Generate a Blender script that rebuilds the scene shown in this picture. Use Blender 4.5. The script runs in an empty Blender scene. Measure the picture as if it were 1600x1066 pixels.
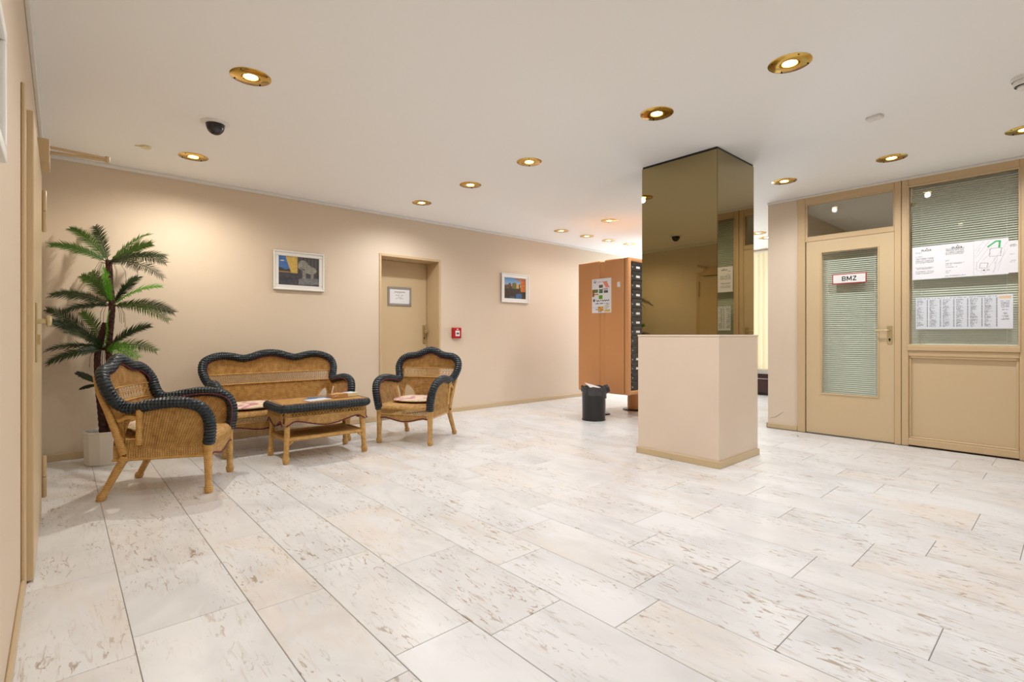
import bpy, bmesh, math, random
from mathutils import Vector, Matrix
PI = math.pi
rnd = random.Random(7)
sc = bpy.context.scene
col = sc.collection

# ------------------------------------------------------------------ camera, world, exposure
H = 2.525           # ceiling height
CAM_Z = 1.045
cam_d = bpy.data.cameras.new('camera')
cam_d.sensor_width = 36.0
cam_d.lens = 36.0 * 790.0 / 1600.0
cam_d.shift_y = -10.0 / 1600.0
cam_d.clip_start = 0.02
cam = bpy.data.objects.new('camera', cam_d)
col.objects.link(cam)
cam.location = (0, 0, CAM_Z)
AX = math.atan2(790.0, 885.0)                     # angle between the back wall and the picture plane
fwd = Vector((math.sin(AX), math.cos(AX), 0))
cam.rotation_euler = fwd.to_track_quat('-Z', 'Y').to_euler()
sc.camera = cam

world = bpy.data.worlds.new('world')
sc.world = world
world.use_nodes = True
world.node_tree.nodes['Background'].inputs[0].default_value = (0.75, 0.87, 1.0, 1)
world.node_tree.nodes['Background'].inputs[1].default_value = 1.0
sc.view_settings.view_transform = 'Standard'
sc.view_settings.look = 'None'
sc.view_settings.gamma = 1.0
sc.view_settings.use_curve_mapping = False
sc.view_settings.exposure = 0.07
LAMP_W = 32.0                                     # watts of each downlight's beam
LAMP_COL = (0.97, 0.975, 1.0)
LAMP_WARM = (1.0, 0.94, 0.85)                     # the two lamps by the palm
DAY_COL = (0.72, 0.86, 1.0)
DAY_STRENGTH = 12.0                                # uncovered far window panes
BLIND_GLOW = 0.35  # slat emission standing in for daylight coming through the blind
sc.cycles.max_bounces = 8
sc.cycles.diffuse_bounces = 4
sc.cycles.glossy_bounces = 4
sc.cycles.transmission_bounces = 8
sc.cycles.transparent_max_bounces = 12
sc.cycles.caustics_reflective = False
sc.cycles.caustics_refractive = False
sc.cycles.sample_clamp_indirect = 6.0
sc.cycles.adaptive_threshold = 0.04

# ------------------------------------------------------------------ helpers
def S(r, g, b):
    f = lambda c: (c/255.0)/12.92 if c/255.0 <= 0.04045 else ((c/255.0+0.055)/1.055)**2.4
    return (f(r), f(g), f(b), 1.0)

def mat(name, color, rough=0.5, metal=0.0, spec=0.5, emit=None, estr=0.0, bump=None, vary=None, coat=0.0):
    """bump=(scale, strength, distance); vary=(scale, amount) modulates the value a little."""
    m = bpy.data.materials.new(name); m.use_nodes = True
    nt = m.node_tree; b = nt.nodes['Principled BSDF']
    b.inputs['Base Color'].default_value = color
    b.inputs['Roughness'].default_value = rough
    b.inputs['Metallic'].default_value = metal
    b.inputs['Specular IOR Level'].default_value = spec
    b.inputs['Coat Weight'].default_value = coat
    if emit:
        b.inputs['Emission Color'].default_value = emit; b.inputs['Emission Strength'].default_value = estr
    if bump or vary:
        tc = nt.nodes.new('ShaderNodeTexCoord')
    if bump:
        n = nt.nodes.new('ShaderNodeTexNoise'); n.inputs['Scale'].default_value = bump[0]; n.inputs['Detail'].default_value = 1
        bp = nt.nodes.new('ShaderNodeBump'); bp.inputs['Strength'].default_value = bump[1]; bp.inputs['Distance'].default_value = bump[2]
        nt.links.new(tc.outputs['Object'], n.inputs['Vector']); nt.links.new(n.outputs['Fac'], bp.inputs['Height'])
        nt.links.new(bp.outputs['Normal'], b.inputs['Normal'])
    if vary:
        n2 = nt.nodes.new('ShaderNodeTexNoise'); n2.inputs['Scale'].default_value = vary[0]; n2.inputs['Detail'].default_value = 2
        hs = nt.nodes.new('ShaderNodeHueSaturation'); hs.inputs['Color'].default_value = color
        mr = nt.nodes.new('ShaderNodeMapRange'); mr.inputs['From Min'].default_value = 0.3; mr.inputs['From Max'].default_value = 0.7
        mr.inputs['To Min'].default_value = 1-vary[1]; mr.inputs['To Max'].default_value = 1+vary[1]
        nt.links.new(tc.outputs['Object'], n2.inputs['Vector']); nt.links.new(n2.outputs['Fac'], mr.inputs['Value'])
        nt.links.new(mr.outputs['Result'], hs.inputs['Value']); nt.links.new(hs.outputs['Color'], b.inputs['Base Color'])
    return m

def N(m, kind, **kw):
    n = m.node_tree.nodes.new(kind)
    for k, v in kw.items(): setattr(n, k, v)
    return n

class MB:
    def __init__(self): self.v = []; self.f = []
    def add(self, vs, fs):
        o = len(self.v); self.v += [tuple(p) for p in vs]; self.f += [tuple(i+o for i in f) for f in fs]; return self
    def box(self, x0, x1, y0, y1, z0, z1):
        vs = [(x, y, z) for z in (z0, z1) for y in (y0, y1) for x in (x0, x1)]
        return self.add(vs, [(0,2,3,1),(4,5,7,6),(0,1,5,4),(2,6,7,3),(0,4,6,2),(1,3,7,5)])
    def rbox(self, x0, x1, y0, y1, z0, z1, r=0.005, seg=2):
        bm = bmesh.new(); bmesh.ops.create_cube(bm, size=1)
        for v in bm.verts: v.co = Vector(((x0+x1)/2+v.co.x*(x1-x0), (y0+y1)/2+v.co.y*(y1-y0), (z0+z1)/2+v.co.z*(z1-z0)))
        bmesh.ops.bevel(bm, geom=list(bm.edges), offset=r, segments=seg, profile=0.5, affect='EDGES')
        bm.verts.index_update()
        self.add([v.co[:] for v in bm.verts], [tuple(v.index for v in f.verts) for f in bm.faces]); bm.free(); return self
    def tube(self, pts, r, n=8, cap=True, closed=False):
        """sweep a circle along pts; r a number or a list."""
        P = [Vector(p) for p in pts]; m = len(P)
        R = r if isinstance(r, (list, tuple)) else [r]*m
        vs = []; up = None
        for i in range(m):
            if closed: t = P[(i+1) % m]-P[i-1]
            else: t = P[min(i+1, m-1)]-P[max(i-1, 0)]
            t.normalize()
            if up is None:
                up = Vector((0,0,1)) if abs(t.z) < 0.9 else Vector((1,0,0))
            up = (up - t*up.dot(t))
            if up.length < 1e-6: up = t.orthogonal()
            up.normalize(); sd = t.cross(up)
            for k in range(n):
                a = 2*PI*k/n
                vs.append(P[i]+(up*math.cos(a)+sd*math.sin(a))*R[i])
        fs = []
        for i in range(m if closed else m-1):
            j = (i+1) % m
            for k in range(n):
                k2 = (k+1) % n
                fs.append((i*n+k, i*n+k2, j*n+k2, j*n+k))
        if cap and not closed:
            fs.append(tuple(range(n-1, -1, -1))); fs.append(tuple((m-1)*n+k for k in range(n)))
        return self.add(vs, fs)
    def lathe(self, prof, n=24, c=(0,0,0), close=False, phase=0.0):
        vs = []; fs = []; m = len(prof)
        for (r, z) in prof:
            for k in range(n):
                a = 2*PI*k/n+phase; vs.append((c[0]+r*math.cos(a), c[1]+r*math.sin(a), c[2]+z))
        for i in range(m-1 if not close else m):
            j = (i+1) % m
            for k in range(n):
                k2 = (k+1) % n; fs.append((i*n+k, i*n+k2, j*n+k2, j*n+k))
        return self.add(vs, fs)
    def disc(self, r, z, n=24, c=(0,0,0), phase=0.0, flip=False):
        vs = [(c[0]+r*math.cos(2*PI*k/n+phase), c[1]+r*math.sin(2*PI*k/n+phase), c[2]+z) for k in range(n)]
        return self.add(vs, [tuple(range(n)) if not flip else tuple(range(n-1,-1,-1))])
    def grid(self, fn, nu, nv, keep=None):
        o = len(self.v)
        vs = [fn(i/nu, j/nv) for j in range(nv+1) for i in range(nu+1)]
        fs = []
        for j in range(nv):
            for i in range(nu):
                if keep is None or keep((i+.5)/nu, (j+.5)/nv):
                    a = j*(nu+1)+i; fs.append((a, a+1, a+nu+2, a+nu+1))
        return self.add(vs, fs)
    def build(self, name, m, parent=None, smooth=False, loc=None, rot=None):
        me = bpy.data.meshes.new(name); me.from_pydata(self.v, [], self.f); me.update()
        return link(name, me, m, parent, smooth, loc, rot)

def link(name, me, m, parent=None, smooth=False, loc=None, rot=None):
    if m is not None and len(me.materials) == 0: me.materials.append(m)
    if smooth:
        me.polygons.foreach_set('use_smooth', [True]*len(me.polygons))
        try: me.set_sharp_from_angle(angle=math.radians(40))
        except Exception: pass
    o = bpy.data.objects.new(name, me); col.objects.link(o)
    if parent: o.parent = parent
    if loc: o.location = loc
    if rot: o.rotation_euler = rot
    return o

def thing(name, label, cat, loc=(0,0,0), rotz=0.0, group=None, kind=None):
    o = bpy.data.objects.new(name, None); col.objects.link(o); o.location = loc; o.rotation_euler = (0,0,rotz)
    o.empty_display_size = 0.1
    return tag(o, label, cat, group, kind)

def tag(o, label=None, cat=None, group=None, kind=None):
    if label: o['label'] = label
    if cat: o['category'] = cat
    if group: o['group'] = group
    if kind: o['kind'] = kind
    return o

def copy_tree(o, parent=None):
    c = o.copy(); col.objects.link(c); c.parent = parent
    for ch in list(o.children): copy_tree(ch, c)
    return c

def frame_boxes(mb, u0, u1, z0, z1, t, plane):
    """four bars of width t round a rectangle; plane(u0,u1,z0,z1) adds one bar."""
    plane(u0, u1, z1-t, z1); plane(u0, u1, z0, z0+t); plane(u0, u0+t, z0+t, z1-t); plane(u1-t, u1, z0+t, z1-t)

def text_mesh(name, body, size, m, parent, matrix, extrude=0.0004, bold=0.0):
    cu = bpy.data.curves.new(name, 'FONT'); cu.body = body; cu.size = size; cu.extrude = extrude; cu.align_x = 'CENTER'; cu.align_y = 'CENTER'; cu.offset = bold; cu.space_character = 1.12
    t = bpy.data.objects.new(name+'_curve', cu); col.objects.link(t)
    bpy.context.view_layer.update()
    me = bpy.data.meshes.new_from_object(t.evaluated_get(bpy.context.evaluated_depsgraph_get()))
    bpy.data.objects.remove(t); bpy.data.curves.remove(cu)
    me.name = name; me.materials.clear()
    o = link(name, me, m, parent); o.matrix_local = matrix
    return o

def print_mat(name, rough=0.5):
    m = bpy.data.materials.new(name); m.use_nodes = True
    a = N(m, 'ShaderNodeVertexColor'); a.layer_name = 'ink'
    b = m.node_tree.nodes['Principled BSDF']; b.inputs['Roughness'].default_value = rough
    m.node_tree.links.new(a.outputs['Color'], b.inputs['Base Color'])
    return m

def painted(name, w, h, nx, ny, fn, m, parent, matrix):
    """a flat print: colours fn(u, v) (sRGB 0-255, v up) laid on a w x h sheet in its local xz plane facing -y."""
    vs = [((i/nx-.5)*w, 0, (j/ny-.5)*h) for j in range(ny+1) for i in range(nx+1)]
    fs = [(j*(nx+1)+i, j*(nx+1)+i+1, (j+1)*(nx+1)+i+1, (j+1)*(nx+1)+i) for j in range(ny) for i in range(nx)]
    me = bpy.data.meshes.new(name); me.from_pydata(vs, [], fs)
    at = me.color_attributes.new('ink', 'FLOAT_COLOR', 'CORNER')
    cols = []
    for j in range(ny):
        for i in range(nx):
            cols += list(S(*fn((i+.5)/nx, (j+.5)/ny)))*4
    at.data.foreach_set('color', cols)
    o = link(name, me, m, parent); o.matrix_local = matrix
    return o

# ------------------------------------------------------------------ materials
def wall_paint(name, c, bs=0.25):
    return mat(name, c, 0.62, 0, 0.35, bump=(260, bs, 0.004), vary=(0.9, 0.015))
M = {}
M['wall'] = wall_paint('wall_paint', S(220, 202, 179))
M['ceiling'] = mat('ceiling_paint', S(250, 249, 247), 0.85, 0, 0.2)
M['cornice'] = mat('cornice_white', S(232, 229, 223), 0.6)
M['frame'] = mat('beige_lacquer', S(205, 178, 138), 0.33, 0, 0.5)
M['leaf'] = mat('beige_door', S(208, 184, 146), 0.36, 0, 0.5, vary=(0.7, 0.015))
M['base'] = mat('baseboard_lacquer', S(203, 180, 142), 0.35)
M['plinth'] = mat('plinth_paint', S(226, 207, 187), 0.5, 0, 0.4, bump=(240, 0.15, 0.003), vary=(2.5, 0.02))
M['grout'] = mat('grout', S(150, 144, 136), 0.9)
M['brass'] = mat('brass', S(214, 178, 92), 0.16, 1.0, bump=(60, 0.03, 0.002))
M['brass_satin'] = mat('brass_satin', S(205, 190, 150), 0.3, 0.9)
M['screw'] = mat('dark_screw', S(60, 48, 25), 0.4, 0.8)
M['lamp'] = mat('lamp_glow', S(255, 240, 205), 0.4, emit=S(255, 232, 170), estr=22.0)
M['lamp'].cycles.emission_sampling = 'NONE'
M['mirror'] = mat('bronze_mirror', (0.33, 0.265, 0.135, 1), 0.0, 1.0)
M['black'] = mat('black_edge', S(18, 16, 14), 0.4)
M['blackmetal'] = mat('black_lacquer', S(27, 25, 25), 0.28, 0, 0.5)
M['orange'] = mat('orange_laminate', S(206, 146, 94), 0.36, 0, 0.45)
M['white_plastic'] = mat('white_plastic', S(232, 230, 226), 0.35)
M['cream_plastic'] = mat('cream_plastic', S(226, 214, 168), 0.45)
M['white_frame'] = mat('white_frame', S(232, 229, 222), 0.4)
M['paper'] = mat('paper', S(232, 230, 228), 0.7)
M['ink'] = mat('ink', S(30, 28, 28), 0.7)
M['red'] = mat('alarm_red', S(178, 20, 30), 0.35)
M['sign_red'] = mat('sign_red', S(172, 22, 30), 0.4)
M['grey_metal'] = mat('grey_metal', S(168, 165, 160), 0.35, 0.6)
M['pot'] = mat('white_pot', S(226, 220, 208), 0.4, vary=(6, 0.02))
M['soil'] = mat('soil', S(70, 56, 44), 0.95, bump=(60, 0.8, 0.02))
M['trunk'] = mat('palm_trunk', S(62, 26, 16), 0.8, bump=(45, 0.9, 0.03), vary=(25, 0.3))
M['liner'] = mat('bin_liner', S(62, 62, 64), 0.35, bump=(38, 0.9, 0.02))
M['slat'] = mat('blind_slat', S(214, 218, 206), 0.45)
M['radiator'] = mat('dark_radiator', S(52, 22, 26), 0.35)
M['ledge'] = mat('grey_ledge', S(180, 176, 172), 0.45)
M['scarf'] = mat('wall_scrape', S(176, 150, 122), 0.8)
M['print'] = print_mat('print', 0.45)
M['print_matte'] = print_mat('print_matte', 0.7)
M['dome'] = mat('smoked_dome', S(38, 34, 40), 0.08, 0, 0.6)

# marble tiles
def marble():
    m = bpy.data.materials.new('marble'); m.use_nodes = True; nt = m.node_tree; L = nt.links.new
    b = nt.nodes['Principled BSDF']
    geo = N(m, 'ShaderNodeNewGeometry'); oi = N(m, 'ShaderNodeObjectInfo')
    mul = N(m, 'ShaderNodeMath', operation='MULTIPLY'); mul.inputs[1].default_value = 37.0
    L(oi.outputs['Random'], mul.inputs[0])
    off = N(m, 'ShaderNodeCombineXYZ'); L(mul.outputs[0], off.inputs[2])
    ad = N(m, 'ShaderNodeVectorMath', operation='ADD'); L(geo.outputs['Position'], ad.inputs[0]); L(off.outputs[0], ad.inputs[1])
    def noise(scale_vec, detail=4, rough=0.55, dist=0.0):
        mp = N(m, 'ShaderNodeMapping'); mp.inputs['Scale'].default_value = scale_vec; L(ad.outputs[0], mp.inputs['Vector'])
        mp.inputs['Rotation'].default_value = (0, 0, 0.12)
        n = N(m, 'ShaderNodeTexNoise'); n.inputs['Scale'].default_value = 1; n.inputs['Detail'].default_value = detail; n.inputs['Roughness'].default_value = rough; n.inputs['Distortion'].default_value = dist
        L(mp.outputs[0], n.inputs['Vector']); return n
    def ramp(src, a, bb):
        r = N(m, 'ShaderNodeMapRange'); r.inputs['From Min'].default_value = a; r.inputs['From Max'].default_value = bb; L(src, r.inputs['Value']); return r.outputs['Result']
    def mixc(fac, c1, c2):
        x = N(m, 'ShaderNodeMix', data_type='RGBA'); L(fac, x.inputs['Factor'])
        for i, c in ((6, c1), (7, c2)):
            if isinstance(c, tuple): x.inputs[i].default_value = c
            else: L(c, x.inputs[i])
        return x.outputs[2]
    def mulf(a, bb):
        x = N(m, 'ShaderNodeMath', operation='MULTIPLY'); L(a, x.inputs[0])
        if isinstance(bb, float): x.inputs[1].default_value = bb
        else: L(bb, x.inputs[1])
        return x.outputs[0]
    cloud = noise((3.2, 1.6, 3), 3, 0.6, 0.6)
    c = mixc(ramp(cloud.outputs['Fac'], 0.42, 0.68), S(233, 234, 235), S(216, 217, 218))
    # warm tiles: stronger on some tiles
    wr = N(m, 'ShaderNodeMath', operation='FRACT'); m2 = N(m, 'ShaderNodeMath', operation='MULTIPLY'); m2.inputs[1].default_value = 91.7
    L(oi.outputs['Random'], m2.inputs[0]); L(m2.outputs[0], wr.inputs[0])
    warmth = ramp(wr.outputs[0], 0.25, 1.05)
    wn = noise((4.5, 1.7, 2), 3, 0.62, 0.8)
    warm = mulf(ramp(wn.outputs['Fac'], 0.36, 0.66), warmth)
    c = mixc(mulf(warm, 0.5), c, S(230, 208, 184))
    # grey-white diagonal clouds
    gn = noise((6, 4, 5), 2, 0.5, 1.5)
    c = mixc(mulf(ramp(gn.outputs['Fac'], 0.6, 0.75), 0.5), c, S(236, 236, 236))
    # brown flecks stretched along the strips
    fn = noise((42, 11, 20), 3, 0.6, 1.4)
    fm = noise((3.0, 2.2, 3), 2, 0.5, 0.0)
    fleck = mulf(ramp(fn.outputs['Fac'], 0.585, 0.66), ramp(fm.outputs['Fac'], 0.39, 0.58))
    c = mixc(mulf(fleck, 0.72), c, S(150, 120, 86))
    fn2 = noise((70, 7, 20), 2, 0.5, 0.8)
    fleck2 = mulf(ramp(fn2.outputs['Fac'], 0.575, 0.74), ramp(fm.outputs['Fac'], 0.35, 0.7))
    c = mixc(mulf(fleck2, 0.6), c, S(172, 146, 120))
    L(c, b.inputs['Base Color'])
    b.inputs['Roughness'].default_value = 0.30
    b.inputs['Specular IOR Level'].default_value = 0.42
    return m
M['marble'] = marble()

def wicker(name, c1, c2, period=0.009, rough=0.45, vert=False):
    m = bpy.data.materials.new(name); m.use_nodes = True; nt = m.node_tree; L = nt.links.new
    b = nt.nodes['Principled BSDF']; tc = N(m, 'ShaderNodeTexCoord')
    n = N(m, 'ShaderNodeTexNoise'); n.inputs['Scale'].default_value = 26; n.inputs['Detail'].default_value = 5; L(tc.outputs['Object'], n.inputs['Vector'])
    cr = N(m, 'ShaderNodeValToRGB'); cr.color_ramp.elements[0].position = 0.3; cr.color_ramp.elements[1].position = 0.7
    cr.color_ramp.elements[0].color = c1; cr.color_ramp.elements[1].color = c2; L(n.outputs['Fac'], cr.inputs['Fac'])
    L(cr.outputs['Color'], b.inputs['Base Color'])
    w = N(m, 'ShaderNodeTexWave', bands_direction='Z'); w.inputs['Scale'].default_value = 0.314/period; w.inputs['Distortion'].default_value = 0.6; w.inputs['Detail'].default_value = 1
    L(tc.outputs['Object'], w.inputs['Vector'])
    bp = N(m, 'ShaderNodeBump'); bp.inputs['Strength'].default_value = 0.7; bp.inputs['Distance'].default_value = 0.004
    L(w.outputs['Fac'], bp.inputs['Height']); L(bp.outputs['Normal'], b.inputs['Normal'])
    b.inputs['Roughness'].default_value = rough
    return m
M['wicker'] = wicker('wicker_tan', S(176, 130, 68), S(210, 168, 104))
M['cane'] = wicker('cane_pole', S(192, 144, 74), S(216, 172, 102), 0.012, 0.38)
M['rim'] = wicker('wicker_dark', S(12, 20, 24), S(28, 46, 56), 0.02, 0.42)
M['braid'] = mat('red_braid', S(104, 44, 52), 0.6, vary=(90, 0.4))

def floral():
    m = bpy.data.materials.new('floral_fabric'); m.use_nodes = True; nt = m.node_tree; L = nt.links.new
    b = nt.nodes['Principled BSDF']; tc = N(m, 'ShaderNodeTexCoord'); b.inputs['Roughness'].default_value = 0.85
    n = N(m, 'ShaderNodeTexNoise'); n.inputs['Scale'].default_value = 5.2; n.inputs['Detail'].default_value = 2.5; n.inputs['Distortion'].default_value = 1.6
    L(tc.outputs['Object'], n.inputs['Vector'])
    cr = N(m, 'ShaderNodeValToRGB'); e = cr.color_ramp.elements
    e[0].position = 0.40; e[0].color = S(196, 128, 140); e[1].position = 0.44; e[1].color = S(222, 176, 176)
    for p, c in ((0.50, S(228, 206, 178)), (0.58, S(232, 216, 190)), (0.62, S(206, 190, 140)), (0.66, S(226, 210, 180))):
        x = e.new(p); x.color = c
    L(n.outputs['Fac'], cr.inputs['Fac']); L(cr.outputs['Color'], b.inputs['Base Color'])
    return m
M['floral'] = floral()

def glass(name, tint, fac=0.08):
    m = bpy.data.materials.new(name); m.use_nodes = True; nt = m.node_tree; L = nt.links.new
    nt.nodes.remove(nt.nodes['Principled BSDF']); out = nt.nodes['Material Output']
    t = N(m, 'ShaderNodeBsdfTransparent'); t.inputs['Color'].default_value = tint
    g = N(m, 'ShaderNodeBsdfGlossy'); g.inputs['Roughness'].default_value = 0.01
    fr = N(m, 'ShaderNodeFresnel'); fr.inputs['IOR'].default_value = 1.52
    ge = N(m, 'ShaderNodeNewGeometry'); iv = N(m, 'ShaderNodeMath', operation='SUBTRACT'); iv.inputs[0].default_value = 1.0; L(ge.outputs['Backfacing'], iv.inputs[1])
    mf = N(m, 'ShaderNodeMath', operation='MULTIPLY'); L(fr.outputs[0], mf.inputs[0]); L(iv.outputs[0], mf.inputs[1])
    mx = N(m, 'ShaderNodeMixShader'); L(mf.outputs[0], mx.inputs[0]); L(t.outputs[0], mx.inputs[1]); L(g.outputs[0], mx.inputs[2])
    L(mx.outputs[0], out.inputs['Surface'])
    return m
M['glass'] = glass('green_glass', (0.965, 0.985, 0.965, 1))
M['clear'] = glass('clear_glass', (0.96, 0.97, 0.96, 1))

def leafmat(name, c1, c2):
    m = mat(name, c1, 0.45)
    nt = m.node_tree; L = nt.links.new; b = nt.nodes['Principled BSDF']
    tc = N(m, 'ShaderNodeTexCoord'); n = N(m, 'ShaderNodeTexNoise'); n.inputs['Scale'].default_value = 7
    L(tc.outputs['Object'], n.inputs['Vector'])
    x = N(m, 'ShaderNodeMix', data_type='RGBA'); x.inputs[6].default_value = c1; x.inputs[7].default_value = c2
    L(n.outputs['Fac'], x.inputs['Factor']); L(x.outputs[2], b.inputs['Base Color'])
    tr = N(m, 'ShaderNodeBsdfTranslucent'); L(x.outputs[2], tr.inputs['Color'])
    mx = N(m, 'ShaderNodeMixShader'); mx.inputs[0].default_value = 0.3
    L(b.outputs[0], mx.inputs[1]); L(tr.outputs[0], mx.inputs[2]); L(mx.outputs[0], nt.nodes['Material Output'].inputs['Surface'])
    return m
M['leaf_mid'] = leafmat('palm_leaf', S(44, 72, 20), S(80, 112, 32))
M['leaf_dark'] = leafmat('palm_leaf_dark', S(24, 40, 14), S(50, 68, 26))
M['leaf_bright'] = leafmat('palm_leaf_bright', S(58, 134, 16), S(104, 172, 40))

# ------------------------------------------------------------------ room shell
XL, YB, XR, XF, YF = -0.12, 5.62, 5.95, 9.15, -1.3   # left, back, partition, far window wall, wall behind the camera
YO = 2.33                                            # end of the partition: side wall of the office

# floor: grout bed with every marble tile on it
mb = MB(); mb.box(XL-0.3, XF+0.4, YF-0.3, YB+0.45, -0.06, -0.003)
floor = tag(mb.build('floor', M['grout']), 'white and beige marble strip tiled floor', 'floor', kind='structure')
lines = [XL, .185, .55, .81, 1.115, 1.473, 1.76, 2.075, 2.345, 2.66, 3.04, 3.315, 3.625, 4.005, 4.285, 4.59, 4.96, 5.24, 5.55, 5.92,
         6.2, 6.51, 6.88, 7.16, 7.47, 7.84, 8.12, 8.43, 8.8, XF+.1]
joints = {0:[2.05,2.84,3.64],1:[2.17,2.75,3.54],2:[2.07,2.87,3.61],3:[1.48,2.29,3.04,3.78],4:[1.36,2.05,2.86,3.49],5:[1.10,1.75,2.49,3.27],
 6:[.67,1.22,1.99,2.72,3.45],7:[.32,1.04,1.47,2.2,2.93],8:[.82,1.64,2.46],9:[.68,1.46,2.22,2.91],10:[.48,1.14,1.86,2.54],11:[.18,.82,1.44,2.2,2.93],
 12:[.38,1.10,1.61,2.2,2.79],13:[.90,1.71],14:[.65,1.2],15:[.88,1.53],16:[.46,1.25,1.90],17:[.67,1.6],18:[.46,1.28]}
def tile_mesh(w, l):
    c = 0.0014; b = MB(); g = 0.0013
    x0, x1, y0, y1 = -w/2+g, w/2-g, -l/2+g, l/2-g
    vs = [(x0,y0,-.004),(x1,y0,-.004),(x1,y1,-.004),(x0,y1,-.004),(x0,y0,-c),(x1,y0,-c),(x1,y1,-c),(x0,y1,-c),
          (x0+c,y0+c,0),(x1-c,y0+c,0),(x1-c,y1-c,0),(x0+c,y1-c,0)]
    fs = [(8,9,10,11)]
    for k in range(4):
        k2 = (k+1) % 4; fs += [(k, k2, 4+k2, 4+k), (4+k, 4+k2, 8+k2, 8+k)]
    b.add(vs, fs); me = bpy.data.meshes.new('tile'); me.from_pydata(b.v, [], b.f); me.materials.append(M['marble']); return me
for i in range(len(lines)-1):
    x0, x1 = lines[i], lines[i+1]
    ylo = YF if x1 < 6.0 else YO+0.0
    js = list(joints.get(i, []))
    if not js: js = [ylo+0.35+rnd.random()*0.4]
    while js[-1] < YB-1.05: js.append(js[-1]+rnd.uniform(0.62, 0.86))
    while js[0] > ylo+0.95: js.insert(0, js[0]-rnd.uniform(0.66, 0.84))
    js = [ylo]+[y for y in js if ylo+.05 < y < YB-.05]+[YB+0.02]
    for a, b in zip(js[:-1], js[1:]):
        link('tile', tile_mesh(x1-x0, b-a), None, floor, loc=((x0+x1)/2, (a+b)/2, 0))

# ceiling, with a round cut-out for every downlight
K = (H-CAM_Z)/(2.5-CAM_Z)
def cl(x, y): return (x*K, y*K)
LIGHTS = [cl(*p) for p in ((.80,3.11),(.81,4.82),(2.944,3.08),(2.97,3.934),(2.973,4.826),(2.915,1.03),(2.926,1.848),(5.106,1.025),(5.12,1.857),
          (5.227,3.99),(5.235,4.827),(5.80,4.835),(6.31,4.83),(6.82,4.80),(5.10,.25),(7.45,3.05),(7.9,3.12),(.80,1.85),(2.6,-.15),(.80,.25),(5.2,3.1),(7.1,1.3),(7.1,.1))]  # last two are added to brighten the office interior
bm = bmesh.new()
def loop(pts):
    vs = [bm.verts.new((p[0], p[1], 0)) for p in pts]
    return [bm.edges.new((vs[k], vs[(k+1) % len(vs)])) for k in range(len(vs))]
ed = loop([(XL-.3, YF-.3), (XF+.4, YF-.3), (XF+.4, YB+.45), (XL-.3, YB+.45)])
for (x, y) in LIGHTS: ed += loop([(x+.052*math.cos(2*PI*k/24), y+.052*math.sin(2*PI*k/24)) for k in range(24)])
bmesh.ops.triangle_fill(bm, use_beauty=True, use_dissolve=False, edges=ed)
for f in bm.faces:
    f.normal_update()
    if f.normal.z > 0: f.normal_flip()
me = bpy.data.meshes.new('ceiling'); bm.to_mesh(me); bm.free()
ceiling = tag(link('ceiling', me, M['ceiling'], loc=(0, 0, H)), 'white plastered ceiling with brass downlights', 'ceiling', kind='structure')
MB().box(XL-.3, XF+.4, YF-.3, YB+.45, .12, .2).build('ceiling_slab', M['ceiling'], ceiling)

# walls
NX0, NX1, NZ, NY = 2.87, 3.742, 2.025, 5.92          # door niche in the back wall
mb = MB(); mb.box(XL-.15, NX0, YB, YB+.4, 0, H); mb.box(NX1, XF+.3, YB, YB+.4, 0, H); mb.box(NX0, NX1, YB, YB+.4, NZ, H); mb.box(NX0, NX1, YB+.36, YB+.4, 0, NZ)
tag(mb.build('wall_back', M['wall']), 'long cream back wall behind the wicker seats', 'wall', kind='structure')
tag(MB().box(XL-.15, XL, YF-.1, YB, 0, H).build('wall_left', M['wall']), 'cream wall on the far left beside the camera', 'wall', kind='structure')
mb = MB().box(XR, XR+.12, 2.02, YO, 0, H)
tag(mb.build('wall_right', M['wall']), 'narrow cream wall beside the glazed office door', 'wall', kind='structure')
tag(MB().box(XR+.12, XF+.1, YO-.12, YO, 0, H).build('wall_office', M['wall']), 'cream side wall of the office', 'wall', kind='structure')
tag(MB().box(XR, XR+.1, YF-.1, .25, 0, H).build('wall_partition', M['wall']), 'cream wall right of the office window', 'wall', kind='structure')
tag(MB().box(XL-.15, XF, YF-.1, YF, 0, H).build('wall_front', M['wall']), 'cream wall behind the camera', 'wall', kind='structure')
tag(MB().box(XF, XF+.12, YF, YO-.12, 0, H).build('wall_office_far', M['wall']), 'far wall inside the office', 'wall', kind='structure')
mb = MB(); mb.box(XF, XF+.12, YO-.12, YB, 0, .43); mb.box(XF, XF+.12, YO-.12, YB, 2.47, H); mb.box(XF, XF+.12, 5.5, YB, .43, 2.47); mb.box(XF, XF+.12, YO-.12, YO+.1, .43, 2.47)
tag(mb.build('wall_far', M['wall']), 'far wall with a wide window', 'wall', kind='structure')

wr = [o for o in col.objects if o.name == 'wall_right'][0]
MB().tube([(XR, 2.315, .107), (XR, 2.25, .128), (XR, 2.216, .153), (XR, 2.163, .195)], [.0015, .003, .0035, .0012], 5).build('scrape', M['scarf'], wr)

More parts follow.
